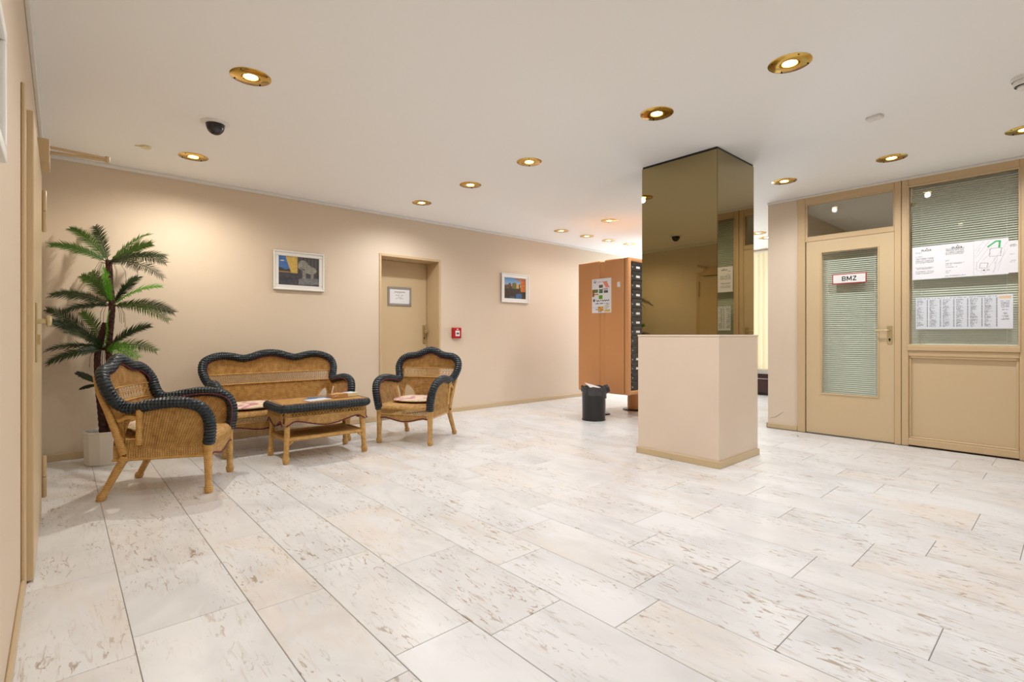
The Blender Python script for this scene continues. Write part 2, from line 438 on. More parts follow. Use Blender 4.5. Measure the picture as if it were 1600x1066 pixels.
# cornice strips and baseboards
def strip(name, boxes, m, label, cat):
    mb = MB()
    for b in boxes: mb.rbox(*b, r=0.004, seg=1)
    return tag(mb.build(name, m), label, cat, kind='structure')
CZ = H-.032
strip('trim_1', [(XL, XF, YB-.022, YB, CZ, H)], M['cornice'], 'thin white cornice along the back wall', 'cornice')
strip('trim_2', [(XL, XL+.022, YF, YB, CZ, H)], M['cornice'], 'thin white cornice along the left wall', 'cornice')
strip('trim_3', [(XR-.022, XR, YF, YO, CZ+.008, H)], M['cornice'], 'thin white cornice above the office partition', 'cornice')
strip('baseboard_back', [(XL, NX0, YB-.013, YB, 0, .058), (NX1, XF, YB-.013, YB, 0, .058)], M['base'], 'beige baseboard of the back wall', 'baseboard')
strip('baseboard_left', [(XL, XL+.013, YF, 2.82, 0, .06), (XL, XL+.013, 4.15, YB, 0, .06)], M['base'], 'beige baseboard of the left wall', 'baseboard')
strip('baseboard_right', [(XR-.013, XR, 2.025, YO+.013, 0, .056), (XR-.013, XF, YO, YO+.013, 0, .056)], M['base'], 'beige baseboard of the narrow wall by the office', 'baseboard')

# left wall door: door_1
D1 = tag(thing('door_1', 'beige door in the left wall with brass knob and overhead closer', 'door', (XL, 3.0, 0)), kind='structure')
ya, yb = -.075, 1.12                       # leaf from y=2.925 to 4.12
mb = MB(); mb.rbox(0, .014, ya-.105, ya+.012, 0, 2.06, .004, 1); mb.rbox(0, .014, yb-.012, yb+.06, 0, 2.06, .004, 1); mb.rbox(0, .014, ya, yb, 1.995, 2.06, .004, 1)
mb.build('door_frame', M['frame'], D1)
mb = MB().box(.0, .006, ya, yb, 0.0, 2.0); mb.build('gap_shade', M['black'], D1)  # black sheet stands in for shade in the gap round the leaf
leaf = MB().rbox(.008, .036, ya+.01, yb-.01, .008, 1.99, .004, 2).build('door_leaf', M['leaf'], D1)
MB().rbox(.036, .042, .09, .135, .92, 1.19, .003, 2).build('handle_plate', M['brass_satin'], D1)
mb = MB(); mb.tube([(.04, .112, 1.105), (.075, .112, 1.105)], .011, 12); mb.lathe([(0,.0),(.02,.001),(.026,.006),(.026,.014),(.02,.02),(0,.021)], 20)
k = len(mb.v)-6*20
for i in range(k, len(mb.v)):
    x, y, z = mb.v[i]; mb.v[i] = (.07+z, .112+x, 1.105+y)
mb.build('door_knob', M['brass_satin'], D1, True)
mb = MB().box(.041, .052, .105, .12, 1.0, 1.045); mb.build('lock_cylinder', M['brass_satin'], D1)
for (z0, z1) in ((.07, .32), (1.66, 1.91)):
    mb = MB(); zm = (z0+z1)/2
    mb.tube([(.045, 1.125, z0), (.045, 1.125, z0+.006), (.045, 1.125, zm-.003)], [.008, .013, .013], 12); mb.tube([(.045, 1.125, zm+.001), (.045, 1.125, z1-.006), (.045, 1.125, z1)], [.013, .013, .008], 12)
    mb.build('hinge', M['frame'], D1, True)
cb = MB().rbox(.014, .075, .78, 1.03, 1.995, 2.125, .004, 2).build('door_closer', M['frame'], D1)
mb = MB(); mb.tube([(.045, .97, 2.132), (.34, .985, 2.128)], .009, 6); mb.tube([(.335, .985, 2.118), (.06, 1.0, 2.11)], .009, 6)
mb.tube([(.335, .985, 2.105), (.335, .985, 2.14)], .013, 10); mb.tube([(.045, .97, 2.12), (.045, .97, 2.14)], .012, 10)
mb.build('closer_arm', M['frame'], cb)
mb = MB()
for yy in (.83, .97): mb.tube([(.0745, yy, 2.095), (.0765, yy, 2.095)], .004, 8)
mb.build('closer_screw', M['screw'], cb)

# back wall door in its niche: door_2
D2 = tag(thing('door_2', 'beige door set deep in a niche behind the right armchair', 'door', (0, YB, 0)), kind='structure')
mb = MB(); c = .024
mb.rbox(NX0-.004, NX0+c, -.012, .30, 0, NZ+.006, .003, 1); mb.rbox(NX1-c, NX1+.004, -.012, .30, 0, NZ+.006, .003, 1); mb.rbox(NX0+c, NX1-c, -.012, .30, NZ-c, NZ+.006, .003, 1)
mb.build('door_frame', M['frame'], D2)
MB().rbox(NX0+c+.002, NX1-c-.002, .295, .335, .006, NZ-c-.002, .003, 1).build('door_leaf', M['leaf'], D2)
MB().rbox(3.655, 3.70, .287, .296, .92, 1.175, .003, 2).build('handle_plate', M['brass_satin'], D2)
mb = MB().lathe([(0,0),(.012,.0),(.012,.03),(.022,.036),(.027,.05),(.022,.062),(0,.065)], 18)
for i, (x, y, z) in enumerate(mb.v): mb.v[i] = (3.678+x, .29-z, 1.09+y)
mb.build('door_knob', M['brass_satin'], D2, True)
mb = MB().box(3.672, 3.684, .283, .288, .985, 1.01); mb.build('keyhole', M['screw'], D2)

# office partition: glazed door (door_3) and window with panel (window_1)
D3 = tag(thing('door_3', 'beige office door with a tall blind-backed glass pane', 'door', (XR, 0, 0)), kind='structure')
mb = MB()
mb.rbox(-.018, .09, 1.945, 2.02, 0, H-.012, .004, 1)            # left jamb
mb.rbox(-.018, .09, 1.118, 1.17, 0, H-.012, .004, 1)            # post
mb.rbox(-.018, .09, 1.17, 1.945, 2.435, H-.012, .004, 1)        # header
mb.rbox(-.014, .09, 1.17, 1.945, 2.03, 2.075, .004, 1)          # transom bar
mb.build('door_frame', M['frame'], D3)
mb = MB().rbox(-.006, .0, 1.926, 1.95, 2.07, 2.44, .002, 1); mb.rbox(-.006, .0, 1.165, 1.182, 2.07, 2.44, .002, 1); mb.rbox(-.006, .0, 1.182, 1.926, 2.42, 2.44, .002, 1); mb.rbox(-.006, .0, 1.182, 1.926, 2.07, 2.085, .002, 1)
mb.build('transom_bead', M['frame'], D3)
MB().box(.01, .014, 1.17, 1.945, 2.07, 2.44).build('transom_pane', M['glass'], D3)
gy0, gy1, gz0, gz1 = 1.302, 1.786, .437, 1.90
mb = MB(); X0, X1 = -.012, .03
mb.box(X0, X1, 1.172, gy0, .012, 2.028); mb.box(X0, X1, gy1, 1.934, .012, 2.028); mb.box(X0, X1, gy0, gy1, .012, gz0); mb.box(X0, X1, gy0, gy1, gz1, 2.028)
lf = mb.build('door_leaf', M['leaf'], D3)
mb = MB(); frame_boxes(mb, gy0-.012, gy1+.012, gz0-.012, gz1+.012, .013, lambda a, b, c_, d: mb.rbox(X0-.007, X0+.002, a, b, c_, d, .003, 1)); mb.build('glazing_bead', M['frame'], lf)
MB().box(.004, .008, gy0, gy1, gz0, gz1).build('pane', M['glass'], lf)
MB().rbox(-.018, -.011, 1.186, 1.226, .953, 1.131, .003, 2).build('handle_plate', M['brass_satin'], lf)
mb = MB(); mb.tube([(-.015, 1.206, 1.085), (-.052, 1.206, 1.085), (-.058, 1.212, 1.085), (-.058, 1.31, 1.085), (-.056, 1.325, 1.083)], [.010, .009, .009, .007, .004], 10)
mb.build('lever_handle', M['brass_satin'], lf, True)
mb = MB(); mb.tube([(-.017, 1.206, 1.0), (-.021, 1.206, 1.0)], .009, 12); mb.box(-.021, -.017, 1.202, 1.21, .98, 1.0); mb.build('lock_cylinder', M['screw'], lf)

W1 = tag(thing('window_1', 'office window with blinds and papers above a beige panel', 'window', (XR, 0, 0)), kind='structure')
mb = MB()
mb.rbox(-.018, .09, 1.062, 1.114, 0, H-.012, .004, 1); mb.rbox(-.018, .09, .25, .325, 0, H-.012, .004, 1)
mb.rbox(-.018, .09, .325, 1.062, 2.43, H-.012, .004, 1); mb.rbox(-.03, .09, .318, 1.07, .895, .942, .005, 2); mb.rbox(-.018, .09, .325, 1.062, 0.012, .075, .004, 1)
mb.rbox(-.018, .09, .325, 1.062, .845, .895, .004, 1)
mb.build('window_frame', M['frame'], W1)
mb = MB(); frame_boxes(mb, .316, 1.072, .938, 2.44, .016, lambda a, b, c_, d: mb.rbox(-.024, .0, a, b, c_, d, .004, 1)); mb.build('glazing_bead', M['frame'], W1)
MB().box(.004, .009, .325, 1.062, .94, 2.435).build('pane', M['glass'], W1)
MB().box(.012, .03, .325, 1.062, .07, .85).build('panel', M['leaf'], W1)
mb = MB(); frame_boxes(mb, .325, 1.062, .072, .848, .02, lambda a, b, c_, d: mb.rbox(-.004, .014, a, b, c_, d, .005, 1)); mb.build('panel_bead', M['frame'], W1)
mb = MB().rbox(-.012, .012, .34, 1.05, .826, .848, .004, 1); mb.build('drip_ledge', M['frame'], W1)

# far window with sill, panes, open blinds
W2 = tag(thing('window_2', 'wide far window beyond the column', 'window', (XF, 0, 0)), kind='structure')
mb = MB()
for yy in (YO+.1, 3.3, 4.2, 4.85, 5.46): mb.rbox(.02, .08, yy, yy+.05, .43, 2.47, .003, 1)
mb.rbox(.02, .08, YO+.1, 5.51, .43, .48, .003, 1); mb.rbox(.02, .08, YO+.1, 5.51, 2.42, 2.47, .003, 1)
mb.build('window_frame', M['white_frame'], W2)
M['day'] = mat('daylight_pane', S(230, 238, 250), 0.2, emit=(*DAY_COL, 1), estr=DAY_STRENGTH)
M['day_dim'] = mat('shaded_pane', S(220, 222, 216), 0.2, emit=S(235, 228, 205), estr=0.8)
for (y0, y1, k) in ((YO+.15, 3.3, 'day_dim'), (3.35, 4.2, 'day_dim'), (4.25, 4.85, 'day'), (4.9, 5.46, 'day')): MB().box(.045, .05, y0, y1, .48, 2.42).build('pane', M[k], W2)
tag(MB().rbox(XF-.14, XF, YO+.02, YB-.02, .37, .434, .006, 2).build('trim_4', M['ledge']), 'grey window ledge above the dark heater cover', 'ledge', kind='structure')
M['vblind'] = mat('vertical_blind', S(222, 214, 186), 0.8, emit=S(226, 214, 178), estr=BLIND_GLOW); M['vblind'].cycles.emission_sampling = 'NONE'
VB = thing('vertical_blind', 'cream vertical blind seen between column and office wall', 'blind', (XF-.06, 0, 0))
MB().rbox(-.03, .03, YO+.05, 5.5, 2.475, 2.5, .004, 1).build('head_rail', M['white_plastic'], VB)
y = YO+.12
sl = MB()
for s_ in (0,): sl.grid(lambda u, v: (.004*math.sin(u*PI)-.002+(u-.5)*.03, (u-.5)*.098, .445+v*2.03), 4, 1); sl.grid(lambda u, v: (.004*math.sin(u*PI)-.0005+(u-.5)*.03, (u-.5)*.098, .445+v*2.03), 4, 1)
me = bpy.data.meshes.new('slat'); me.from_pydata(sl.v, [], sl.f); me.materials.append(M['vblind'])
while y < 4.25: link('slat', me, None, VB, loc=(0, y, 0)); y += .083
HC = thing('heater_cover', 'dark brown heater cover under the far window', 'radiator', (XF, 0, 0))
MB().rbox(-.10, -.02, YO+.1, 5.4, .0, .366, .006, 2).build('panel', M['radiator'], HC)
mb = MB().rbox(-.112, -.098, YO+.1, 5.4, .275, .29, .002, 1); mb.build('rail', M['grey_metal'], HC)
mb = MB().rbox(-.108, -.1, YO+.1, 5.4, .0, .045, .002, 1); mb.build('kick_plate', M['black'], HC)

# ------------------------------------------------------------------ mirrored column
CO = thing('mirror_column', 'square column clad in bronze mirror above a cream plinth', 'column', (4.175, 2.23, 0))
PX, PY = .356, .37
MB().rbox(-PX, PX, -PY, PY, 0, 1.03, .004, 2).build('plinth', M['plinth'], CO)
MB().rbox(-PX-.004, PX+.004, -PY-.004, PY+.004, 1.028, 1.044, .004, 2).build('plinth_cap', M['plinth'], CO)
mb = MB()
mb.rbox(-PX-.012, PX+.012, -PY-.012, -PY, 0, .056, .003, 1); mb.rbox(-PX-.012, PX+.012, PY, PY+.012, 0, .056, .003, 1); mb.rbox(-PX-.012, -PX, -PY, PY, 0, .056, .003, 1); mb.rbox(PX, PX+.012, -PY, PY, 0, .056, .003, 1)
mb.build('plinth_baseboard', M['base'], CO)
QX, QY = .333, .346
MB().box(-QX+.006, QX-.006, -QY+.006, QY-.006, 1.03, H).build('core', M['black'], CO)
g = .003; ZT = H-.02
for b in ((-QX, -QX+.005, -QY+g, QY-g), (QX-.005, QX, -QY+g, QY-g), (-QX+g, QX-g, -QY, -QY+.005), (-QX+g, QX-g, QY-.005, QY)):
    MB().box(*b, 1.046, ZT).build('mirror_panel', M['mirror'], CO)

# ------------------------------------------------------------------ ceiling fixtures
def downlight():
    t = thing('downlight', '', 'ceiling light', (0,0,0))
    MB().lathe([(.050,-.001),(.050,-.005),(.104,-.004),(.108,-.0015),(.108,0)], 40).build('brass_plate', M['brass'], t, True)
    MB().lathe([(.050,-.005),(.049,-.001),(.047,.001),(.043,-.003),(.039,-.003),(.037,.012)], 32).build('inner_ring', M['brass'], t, True)
    mb = MB().lathe([(.036,.012),(.034,.003),(.024,-.002),(.0,-.004)], 24); mb.build('lamp', M['lamp'], t, True)
    for k in range(4):
        a = PI/4+k*PI/2
        MB().lathe([(.0045,-.004),(.0045,-.0065),(.002,-.0072),(0,-.0072)], 8, (.096*math.cos(a), .096*math.sin(a), 0)).build('screw', M['screw'], t)
    mb = MB().lathe([(.052,0),(.052,.09),(0,.09)], 20); mb.build('housing', M['black'], t)
    return t
DL_LABELS = [
 'large brass downlight nearest the dome camera, upper left','brass downlight between dome camera and back wall corner','brass downlight at mid ceiling, nearest of the row left of the column',
 'middle of three brass downlights running to the niche door','brass downlight closest to the back wall near the niche door','large bright brass downlight at upper right, nearest the camera',
 'dark-looking brass downlight just in front of the mirrored column','brass downlight above the office window','brass downlight above the glazed office door',
 'brass downlight in the pinkish glow above the mail cabinet','leftmost brass downlight of the far row of four','second brass downlight of the far row of four','third brass downlight of the far row of four',
 'fourth brass downlight of the far row, beside the column','brass downlight cut off by the right edge','brass downlight edge peeking out right of the column','brass downlight by the cream blind, half behind office wall',
 'brass downlight above the camera, left','brass downlight above the camera, right','brass downlight behind the camera near the left wall','brass downlight hidden behind the mirrored column','added brass downlight lighting the office behind its door','added brass downlight lighting the office behind its window']
proto = downlight()
spots = []
for i, (x, y) in enumerate(LIGHTS):
    o = proto if i == 0 else copy_tree(proto)
    o.location = (x, y, H); o['label'] = DL_LABELS[i]; o['group'] = 'brass ceiling downlights'
DIM = {0: .5, 1: 2.1, 2: .85, 3: .85, 4: 1.5, 17: .85, 9: .6, 10: .35, 11: .28, 12: .28, 13: .28, 15: .4, 16: .4, 21: 1.5, 22: 1.5}
for i, o in enumerate([x for x in list(col.objects) if x.name.split('.')[0] == 'downlight']):
    ld = bpy.data.lights.new('downlight_beam', 'SPOT'); ld.energy = LAMP_W*DIM.get(i, 1.0); ld.color = LAMP_WARM if i in (0, 1) else LAMP_COL; ld.spot_size = math.radians(164); ld.spot_blend = .85; ld.shadow_soft_size = .028
    lo = bpy.data.objects.new('downlight_beam', ld); col.objects.link(lo); lo.location = (0, 0, -.03); lo.parent = o

t = thing('dome_camera', 'dark dome security camera in a cream ceiling ring', 'security camera', (*cl(.793, 3.95), H))
MB().lathe([(.058,-.002),(.060,-.013),(.084,-.010),(.089,-.005),(.089,0)], 36).build('mounting_ring', M['white_plastic'], t, True)
mb = MB().lathe([(.058,0)]+[(.058*math.cos(a), -.018-.066*math.sin(a)) for a in [k*PI/2/8 for k in range(9)]], 32); mb.build('dome', M['dome'], t, True)
MB().rbox(-.018, .018, -.03, .02, -.055, -.01, .006, 2).build('camera_lens', M['black'], t)
t = thing('ceiling_cap', 'small yellowed round cap on ceiling above the palm', 'ceiling cap', (*cl(.492, 4.80), H))
MB().lathe([(0,-.016),(.032,-.014),(.037,-.007),(.037,0)], 24).build('cap', M['cream_plastic'], t, True); MB().tube([(-.07, .02, -.004), (-.03, .005, -.006)], .004, 6).build('cable_stub', M['cream_plastic'], t)
t = thing('motion_sensor', 'small white box on the ceiling right of the column', 'sensor', (*cl(4.05, .904), H), -.2)
MB().rbox(-.03, .03, -.045, .045, -.022, 0, .006, 2).build('housing', M['white_plastic'], t); MB().lathe([(0,-.004),(.012,-.003),(.014,0)], 16, (0,0,-.022)).build('lens', M['paper'], t, True)
t = thing('smoke_detector', 'round white smoke detector at the right edge of the ceiling', 'smoke detector', (*cl(4.06, .20), H))
MB().lathe([(.06,0),(.06,-.018),(.056,-.022)], 32).build('base', M['white_plastic'], t, True)
MB().lathe([(.052,-.022),(.052,-.04),(.046,-.05)], 32).build('body', M['white_plastic'], t, True)
MB().lathe([(.034,-.05),(.034,-.062),(.026,-.068),(0,-.068)], 32).build('sensor_head', M['white_plastic'], t, True)
MB().lathe([(.046,-.05),(.046,-.052),(.034,-.052)], 24).build('vent', M['black'], t)

# ------------------------------------------------------------------ wall items
FRONT = Matrix.Identity(4)                                    # local print plane faces -y already
def picture(name, label, x0, x1, z0, z1, inner, fn, nx, ny):
    t = thing(name, label, 'picture', ((x0+x1)/2, YB, (z0+z1)/2))
    w, h = x1-x0, z1-z0; mb = MB()
    frame_boxes(mb, -w/2, w/2, -h/2, h/2, inner, lambda a, b, c_, d: mb.rbox(a, b, -.02, 0, c_, d, .005, 1))
    frame_boxes(mb, -w/2, w/2, -h/2, h/2, .018, lambda a, b, c_, d: mb.rbox(a, b, -.03, 0, c_, d, .006, 2))
    mb.build('picture_frame', M['white_frame'], t)
    painted('photo_print', w-2*inner+.004, h-2*inner+.004, nx, ny, fn, M['print'], t, Matrix.Translation((0, -.008, 0)))
    MB().box(-w/2+inner, w/2-inner, -.0125, -.011, -h/2+inner, h/2-inner).build('glass', M['clear'], t)
def hsh(a, b): 
    v = math.sin(a*127.1+b*311.7)*43758.5453; return v-math.floor(v)
def ns(u, v, s):
    u *= s; v *= s; i, j = math.floor(u), math.floor(v); fu, fv = u-i, v-j
    fu = fu*fu*(3-2*fu); fv = fv*fv*(3-2*fv)
    return (hsh(i,j)*(1-fu)+hsh(i+1,j)*fu)*(1-fv)+(hsh(i,j+1)*(1-fu)+hsh(i+1,j+1)*fu)*fv
def ell(u, v, cx, cy, rx, ry): return ((u-cx)/rx)**2+((v-cy)/ry)**2 < 1
def mixs(a, b, t): return tuple(x+(y-x)*t for x, y in zip(a, b))
def pic_lion(u, v):
    n = ns(u, v, 22)*.6+ns(u+3, v, 45)*.4
    if v < .42: c = mixs((50,48,58), (92,90,104), n)                        # dark ground
    elif u < .30 and v > .66-.10*math.sin(u*9)-.03*n: c = mixs((58,104,178), (84,136,204), n)
    elif u < .30: c = mixs((48,46,32), (84,78,52), n) if v > .48 else (158,122,92)
    elif u < .46: c = mixs((206,160,66), (246,214,120), n)
    else: c = mixs((58,54,58), (92,84,84), .5+.5*math.sin(u*70))
    if .18 < u < .30 and v > .48 and u > .30-(v-.45)*.25: c = (226,184,92)
    stone = mixs((118,112,106), (190,182,170), n)
    lion = ell(u,v,.60,.72,.13,.17) or ell(u,v,.78,.56,.16,.13) or ell(u,v,.70,.60,.14,.15) or (.56<u<.66 and .25<v<.55 and abs(u-.62)<.04) or (abs(u-.82)<.035 and .25<v<.5) or ell(u,v,.54,.64,.07,.07)
    if lion: c = stone
    if v < .28 and u > .48 and v < .28-.35*abs(u-.78) +.06 and v > .04+.10*(u-.6): c = mixs((104,104,112),(150,148,148), n)
    if ell(u,v,.95,.42,.05,.08) and not ell(u,v,.95,.42,.035,.055): c = (60,58,58)
    if ell(u,v,.60,.58,.05,.02): c = (66,62,60)
    if ell(u,v,.09,.83,.045,.022): c = (240,214,196)
    return c
def pic_autumn(u, v):
    n = ns(u, v, 20)*.6+ns(u+5, v, 40)*.4
    c = mixs((176,204,232), (74,140,206), min(1, max(0, (v-.6)/.4)))
    ridge = .62+.12*math.sin(u*11)*math.sin(u*23+1)
    if v < ridge: c = mixs((52,46,34), (118,112,66), n)
    if .10 < u < .34 and v < .70+.05*math.sin(u*30) and v > .45: c = mixs((40,28,20), (140,110,84), n)
    if .36 < u < .56 and v < .78-.4*abs(u-.48) and v > .4: c = mixs((84,92,50), (134,128,74), n)
    if .57 < u < .74 and .5 < v < .72-.2*abs(u-.62): c = (222,176,98) if u < .68 else (30,22,20)
    if v < .47: c = mixs((22,24,28), (66,66,62), n*.8)
    if v < .25 and abs(u-.68) < .14-.2*abs(v-.12): c = mixs((22,88,140), (48,130,186), n)
    if v < .10 and .26 < u < .5: c = (44,94,120)
    if u > .73+.06*n and v > .36 and n > .18: c = mixs((170,78,20), (236,140,40), n)
    if v > .86 and u > .5 and n > .45: c = (170,98,70)
    if u < .05 and v < .6: c = (14,14,14)
    return c
picture('framed_picture', 'white-framed photo of a grey stone lion above the loveseat', 1.657, 2.191, 1.52, 1.937, .055, pic_lion, 72, 54)
picture('framed_picture', 'white-framed autumn photo with orange tree right of the alarm', 4.794, 5.346, 1.52, 1.951, .062, pic_autumn, 60, 48)

# notice frame on the left wall
t = thing('notice_frame', 'white notice frame on the left wall, cut off by edge', 'notice frame', (XL, 1.47, 1.625))
mb = MB(); frame_boxes(mb, -.28, .28, -.162, .162, .035, lambda a, b, c_, d: mb.rbox(0, .022, a, b, c_, d, .005, 2)); mb.build('frame', M['white_frame'], t)
MB().box(.0, .008, -.25, .25, -.135, .135).build('backing', M['paper'], t)

# door sign in the niche
t = thing('door_sign', 'grey-framed white notice on the niche door', 'sign', (3.306, NY-.006, 1.542))
w, h = .345, .245; mb = MB(); frame_boxes(mb, -w/2, w/2, -h/2, h/2, .03, lambda a, b, c_, d: mb.rbox(a, b, -.012, 0, c_, d, .003, 1)); mb.build('frame', M['grey_metal'], t)
def doc_sign(u, v):
    for k, (cy, hw) in enumerate(((.80,.27),(.70,.10),(.585,.20),(.47,.09),(.37,.19))):
        if abs(v-cy) < (.022 if k == 0 else .016) and abs(u-.5) < hw and (k == 0 or hsh(round(u*90), k) > .3): return (70,68,70) if k == 0 else (120,118,120)
    return (232,230,230)
painted('notice_sheet', w-.05, h-.05, 90, 60, doc_sign, M['print_matte'], t, Matrix.Translation((0, -.007, 0)))

# fire alarm call point
t = thing('fire_alarm_button', 'red fire alarm call point on the back wall', 'fire alarm', (3.992, YB, 1.068))
MB().rbox(-.07, .07, -.045, 0, -.072, .072, .008, 2).build('housing', M['red'], t)
MB().rbox(-.034, .034, -.05, -.04, -.045, .03, .004, 2).build('white_field', M['white_plastic'], t)
mb = MB().tube([(0, -.049, -.008), (0, -.056, -.008)], .012, 14); mb.build('button', M['black'], t)
MB().box(-.012, .012, -.047, -.0445, .042, .056).build('house_symbol', M['white_plastic'], t)
mb = MB()
for sx in (-1, 1): mb.add([(sx*.03, -.0515, -.008), (sx*.018, -.0515, -.001), (sx*.018, -.0515, -.015)], [(0, 1, 2)])
mb.build('arrow', M['ink'], t)

# BMZ sign on the glazed door
t = thing('office_sign', 'white BMZ sign with red border on the glazed door', 'sign', (XR+.002, 1.545, 1.614), -PI/2)
MB().rbox(-.149, .149, -.004, .0, -.051, .051, .0015, 1).build('plate', M['sign_red'], t)
MB().box(-.140, .140, -.0052, -.004, -.042, .042).build('field', M['white_plastic'], t)
lt = MB(); HB, TW = .023, .0085                    # half letter height, stroke
def bar(x0, z0, x1, z1, w=TW):
    d = Vector((x1-x0, 0, z1-z0)); n_ = Vector((-d.z, 0, d.x)).normalized()*w/2; a_, b_ = Vector((x0, -.0058, z0)), Vector((x1, -.0058, z1))
    lt.add([a_+n_, a_-n_, b_-n_, b_+n_], [(0, 1, 2, 3)])
for (x0, z0, x1, z1) in ((-.058,-HB,-.058,HB),(-.06,HB-.004,-.034,HB-.004),(-.06,0,-.033,0),(-.06,-HB+.004,-.034,-HB+.004),(-.0325,.003,-.0325,HB-.004),(-.031,-HB+.004,-.031,-.002),
                         (-.016,-HB,-.016,HB),(.020,-HB,.020,HB),(-.015,HB-.001,.002,-HB+.008),(.019,HB-.001,.002,-HB+.008),
                         (.034,HB-.004,.064,HB-.004),(.033,-HB+.004,.065,-HB+.004),(.060,HB-.006,.037,-HB+.006)): bar(x0, z0, x1, z1)
lt.build('lettering', M['ink'], t)

# papers behind the office window pane (visible side faces the lobby)
def page_lines(rows, head=True, seed=0):
    def fn(u, v):
        if v < .02 or v > .985: return (232,231,232)
        for k, (cy, u0, u1, dark) in enumerate(rows):
            if abs(v-cy) < .006 and u0 < u < u1 and hsh(round(u*70)+seed, k) > .25: return (150-dark,)*3
        return (234,233,236)
    return fn
def letter(seed, paras):
    rows = []
    for (v0, n, u0, u1) in paras:
        for k in range(n): rows.append((v0-k*.0215, u0, u1-(.1*hsh(k, seed) if k == n-1 else .02*hsh(k, seed)), 0))
    return page_lines(rows, True, seed)
WALLX = Matrix.Rotation(-PI/2, 4, 'Z')
def sheet(name, label, yc, zc, w, h, nx, ny, fn, off=0.0):
    t = thing(name, label, 'notice', (XR+.0025-off, yc, zc), -PI/2, 'papers on the office window')
    MB().box(-w/2, w/2, -.0004, .0004, -h/2, h/2).build('sheet', M['paper'], t)
    painted('print', w, h, nx, ny, fn, M['print_matte'], t, Matrix.Translation((0, -.0007, 0)))
    return t
s1 = sheet('posted_letter', 'left letter page of the upper row on the office window', .930, 1.7075, .214, .304, 84, 120, letter(3, [(.82,2,.12,.34),(.69,1,.12,.42),(.645,8,.12,.74),(.42,1,.25,.38),(.36,3,.12,.74),(.24,4,.12,.74)]))
s2 = sheet('posted_letter', 'middle letter page of the upper row on the office window', .716, 1.7085, .214, .304, 84, 120, letter(8, [(.85,9,.12,.72),(.52,3,.12,.24),(.43,2,.12,.72),(.36,1,.12,.32),(.31,1,.12,.5),(.2,1,.12,.3),(.15,1,.12,.24),(.06,2,.1,.75)]))
for s_ in (s1, s2):
    text_mesh('letterhead', 'PLAZA', .022, M['ink'], s_, Matrix.Translation((-.003, -.0012, .113)) @ Matrix.Rotation(PI/2, 4, 'X'), extrude=.0001, bold=.0006)
    mb = MB(); mb.add([(-.006, -.0012, .126), (.006, -.0012, .126), (.0, -.0012, .137)], [(0,1,2)]); mb.build('crest', M['ink'], s_)
def plan(u, v):
    base = (234,233,236); x, y = u, v
    def seg(x0, y0, x1, y1, w):
        dx, dy = x1-x0, y1-y0; q = max(0, min(1, ((x-x0)*dx+(y-y0)*dy)/(dx*dx+dy*dy))); return math.hypot(x-x0-q*dx, (y-y0-q*dy)*1.4) < w
    if seg(.42,.80,.64,.93,.028) or seg(.64,.93,.76,.93,.028) or seg(.76,.93,.74,.76,.03): return (66,178,104)
    for s_ in ((.48,.74,.80,.74),(.48,.74,.46,.52),(.46,.52,.78,.52),(.78,.52,.80,.74),(.2,.36,.42,.34),(.42,.34,.38,.2),(.38,.2,.16,.22),(.16,.22,.2,.36)):
        if seg(*s_, .007): return (110,108,110)
    for s_ in ((.05,.5,.45,.95),(.1,.36,.46,.8),(.3,.04,.98,.9),(.55,.06,.98,.7),(.02,.7,.3,.98),(.25,.42,.5,.62),(.04,.2,.3,.05),(.6,.5,.62,.3),(.7,.5,.58,.08),(.9,.7,.7,.1),(.08,.4,.08,.2),(.02,.55,.2,.8)):
        if seg(*s_, .004): return (168,166,168)
    if .22 < x < .46 and .13 < y < .17 and hsh(round(x*40), 2) > .4: return (120,120,122)
    return base
sheet('site_plan', 'site plan with a green marker stroke on the office window', .500, 1.7095, .216, .306, 90, 126, plan)
sheet('posted_letter', 'sheet half hidden behind the site plan on the office window', .362, 1.70, .10, .27, 24, 70, letter(5, [(.88,4,.3,.7),(.6,3,.3,.6),(.4,4,.3,.65)]), -.0015)
def directory(u, v):
    if u > .865:
        if .87 < v < .955 and u < .985: return (226,198,160)
        for k, (cy, hw, n) in enumerate(((.80,.045,1),(.75,.04,3),(.65,.04,2),(.55,.03,1),(.46,.02,2),(.38,.03,2),(.30,.04,2))):
            for q in range(n):
                if abs(v-(cy-q*.03)) < .008 and abs(u-.925) < hw and hsh(round(u*260), k+q) > .25: return (120,118,124)
        return (226,228,234)
    c = (222,226,232)
    if .945 < v < .965 and hsh(round(u*90), 7) > .3: return (150,152,158)
    q = (u-.005)/.86*6; kcol = int(q); fu = q-kcol
    if v < .07 or v > .92 or fu < .03 or fu > .93: return c
    row = int((v-.07)/.85*46); fv = (v-.07)/.85*46-row
    if fv > .62: return c
    if fu < .12+.5*hsh(row, kcol)**.7: return (128,130,138) if hsh(round(u*420), row) > .25 else c
    if fu > .83: return (104,106,114)
    return (206,210,216) if fv < .3 else c
sheet('resident_directory', 'wide printed name list with six columns on the office window', .687, 1.242, .645, .292, 300, 150, directory)

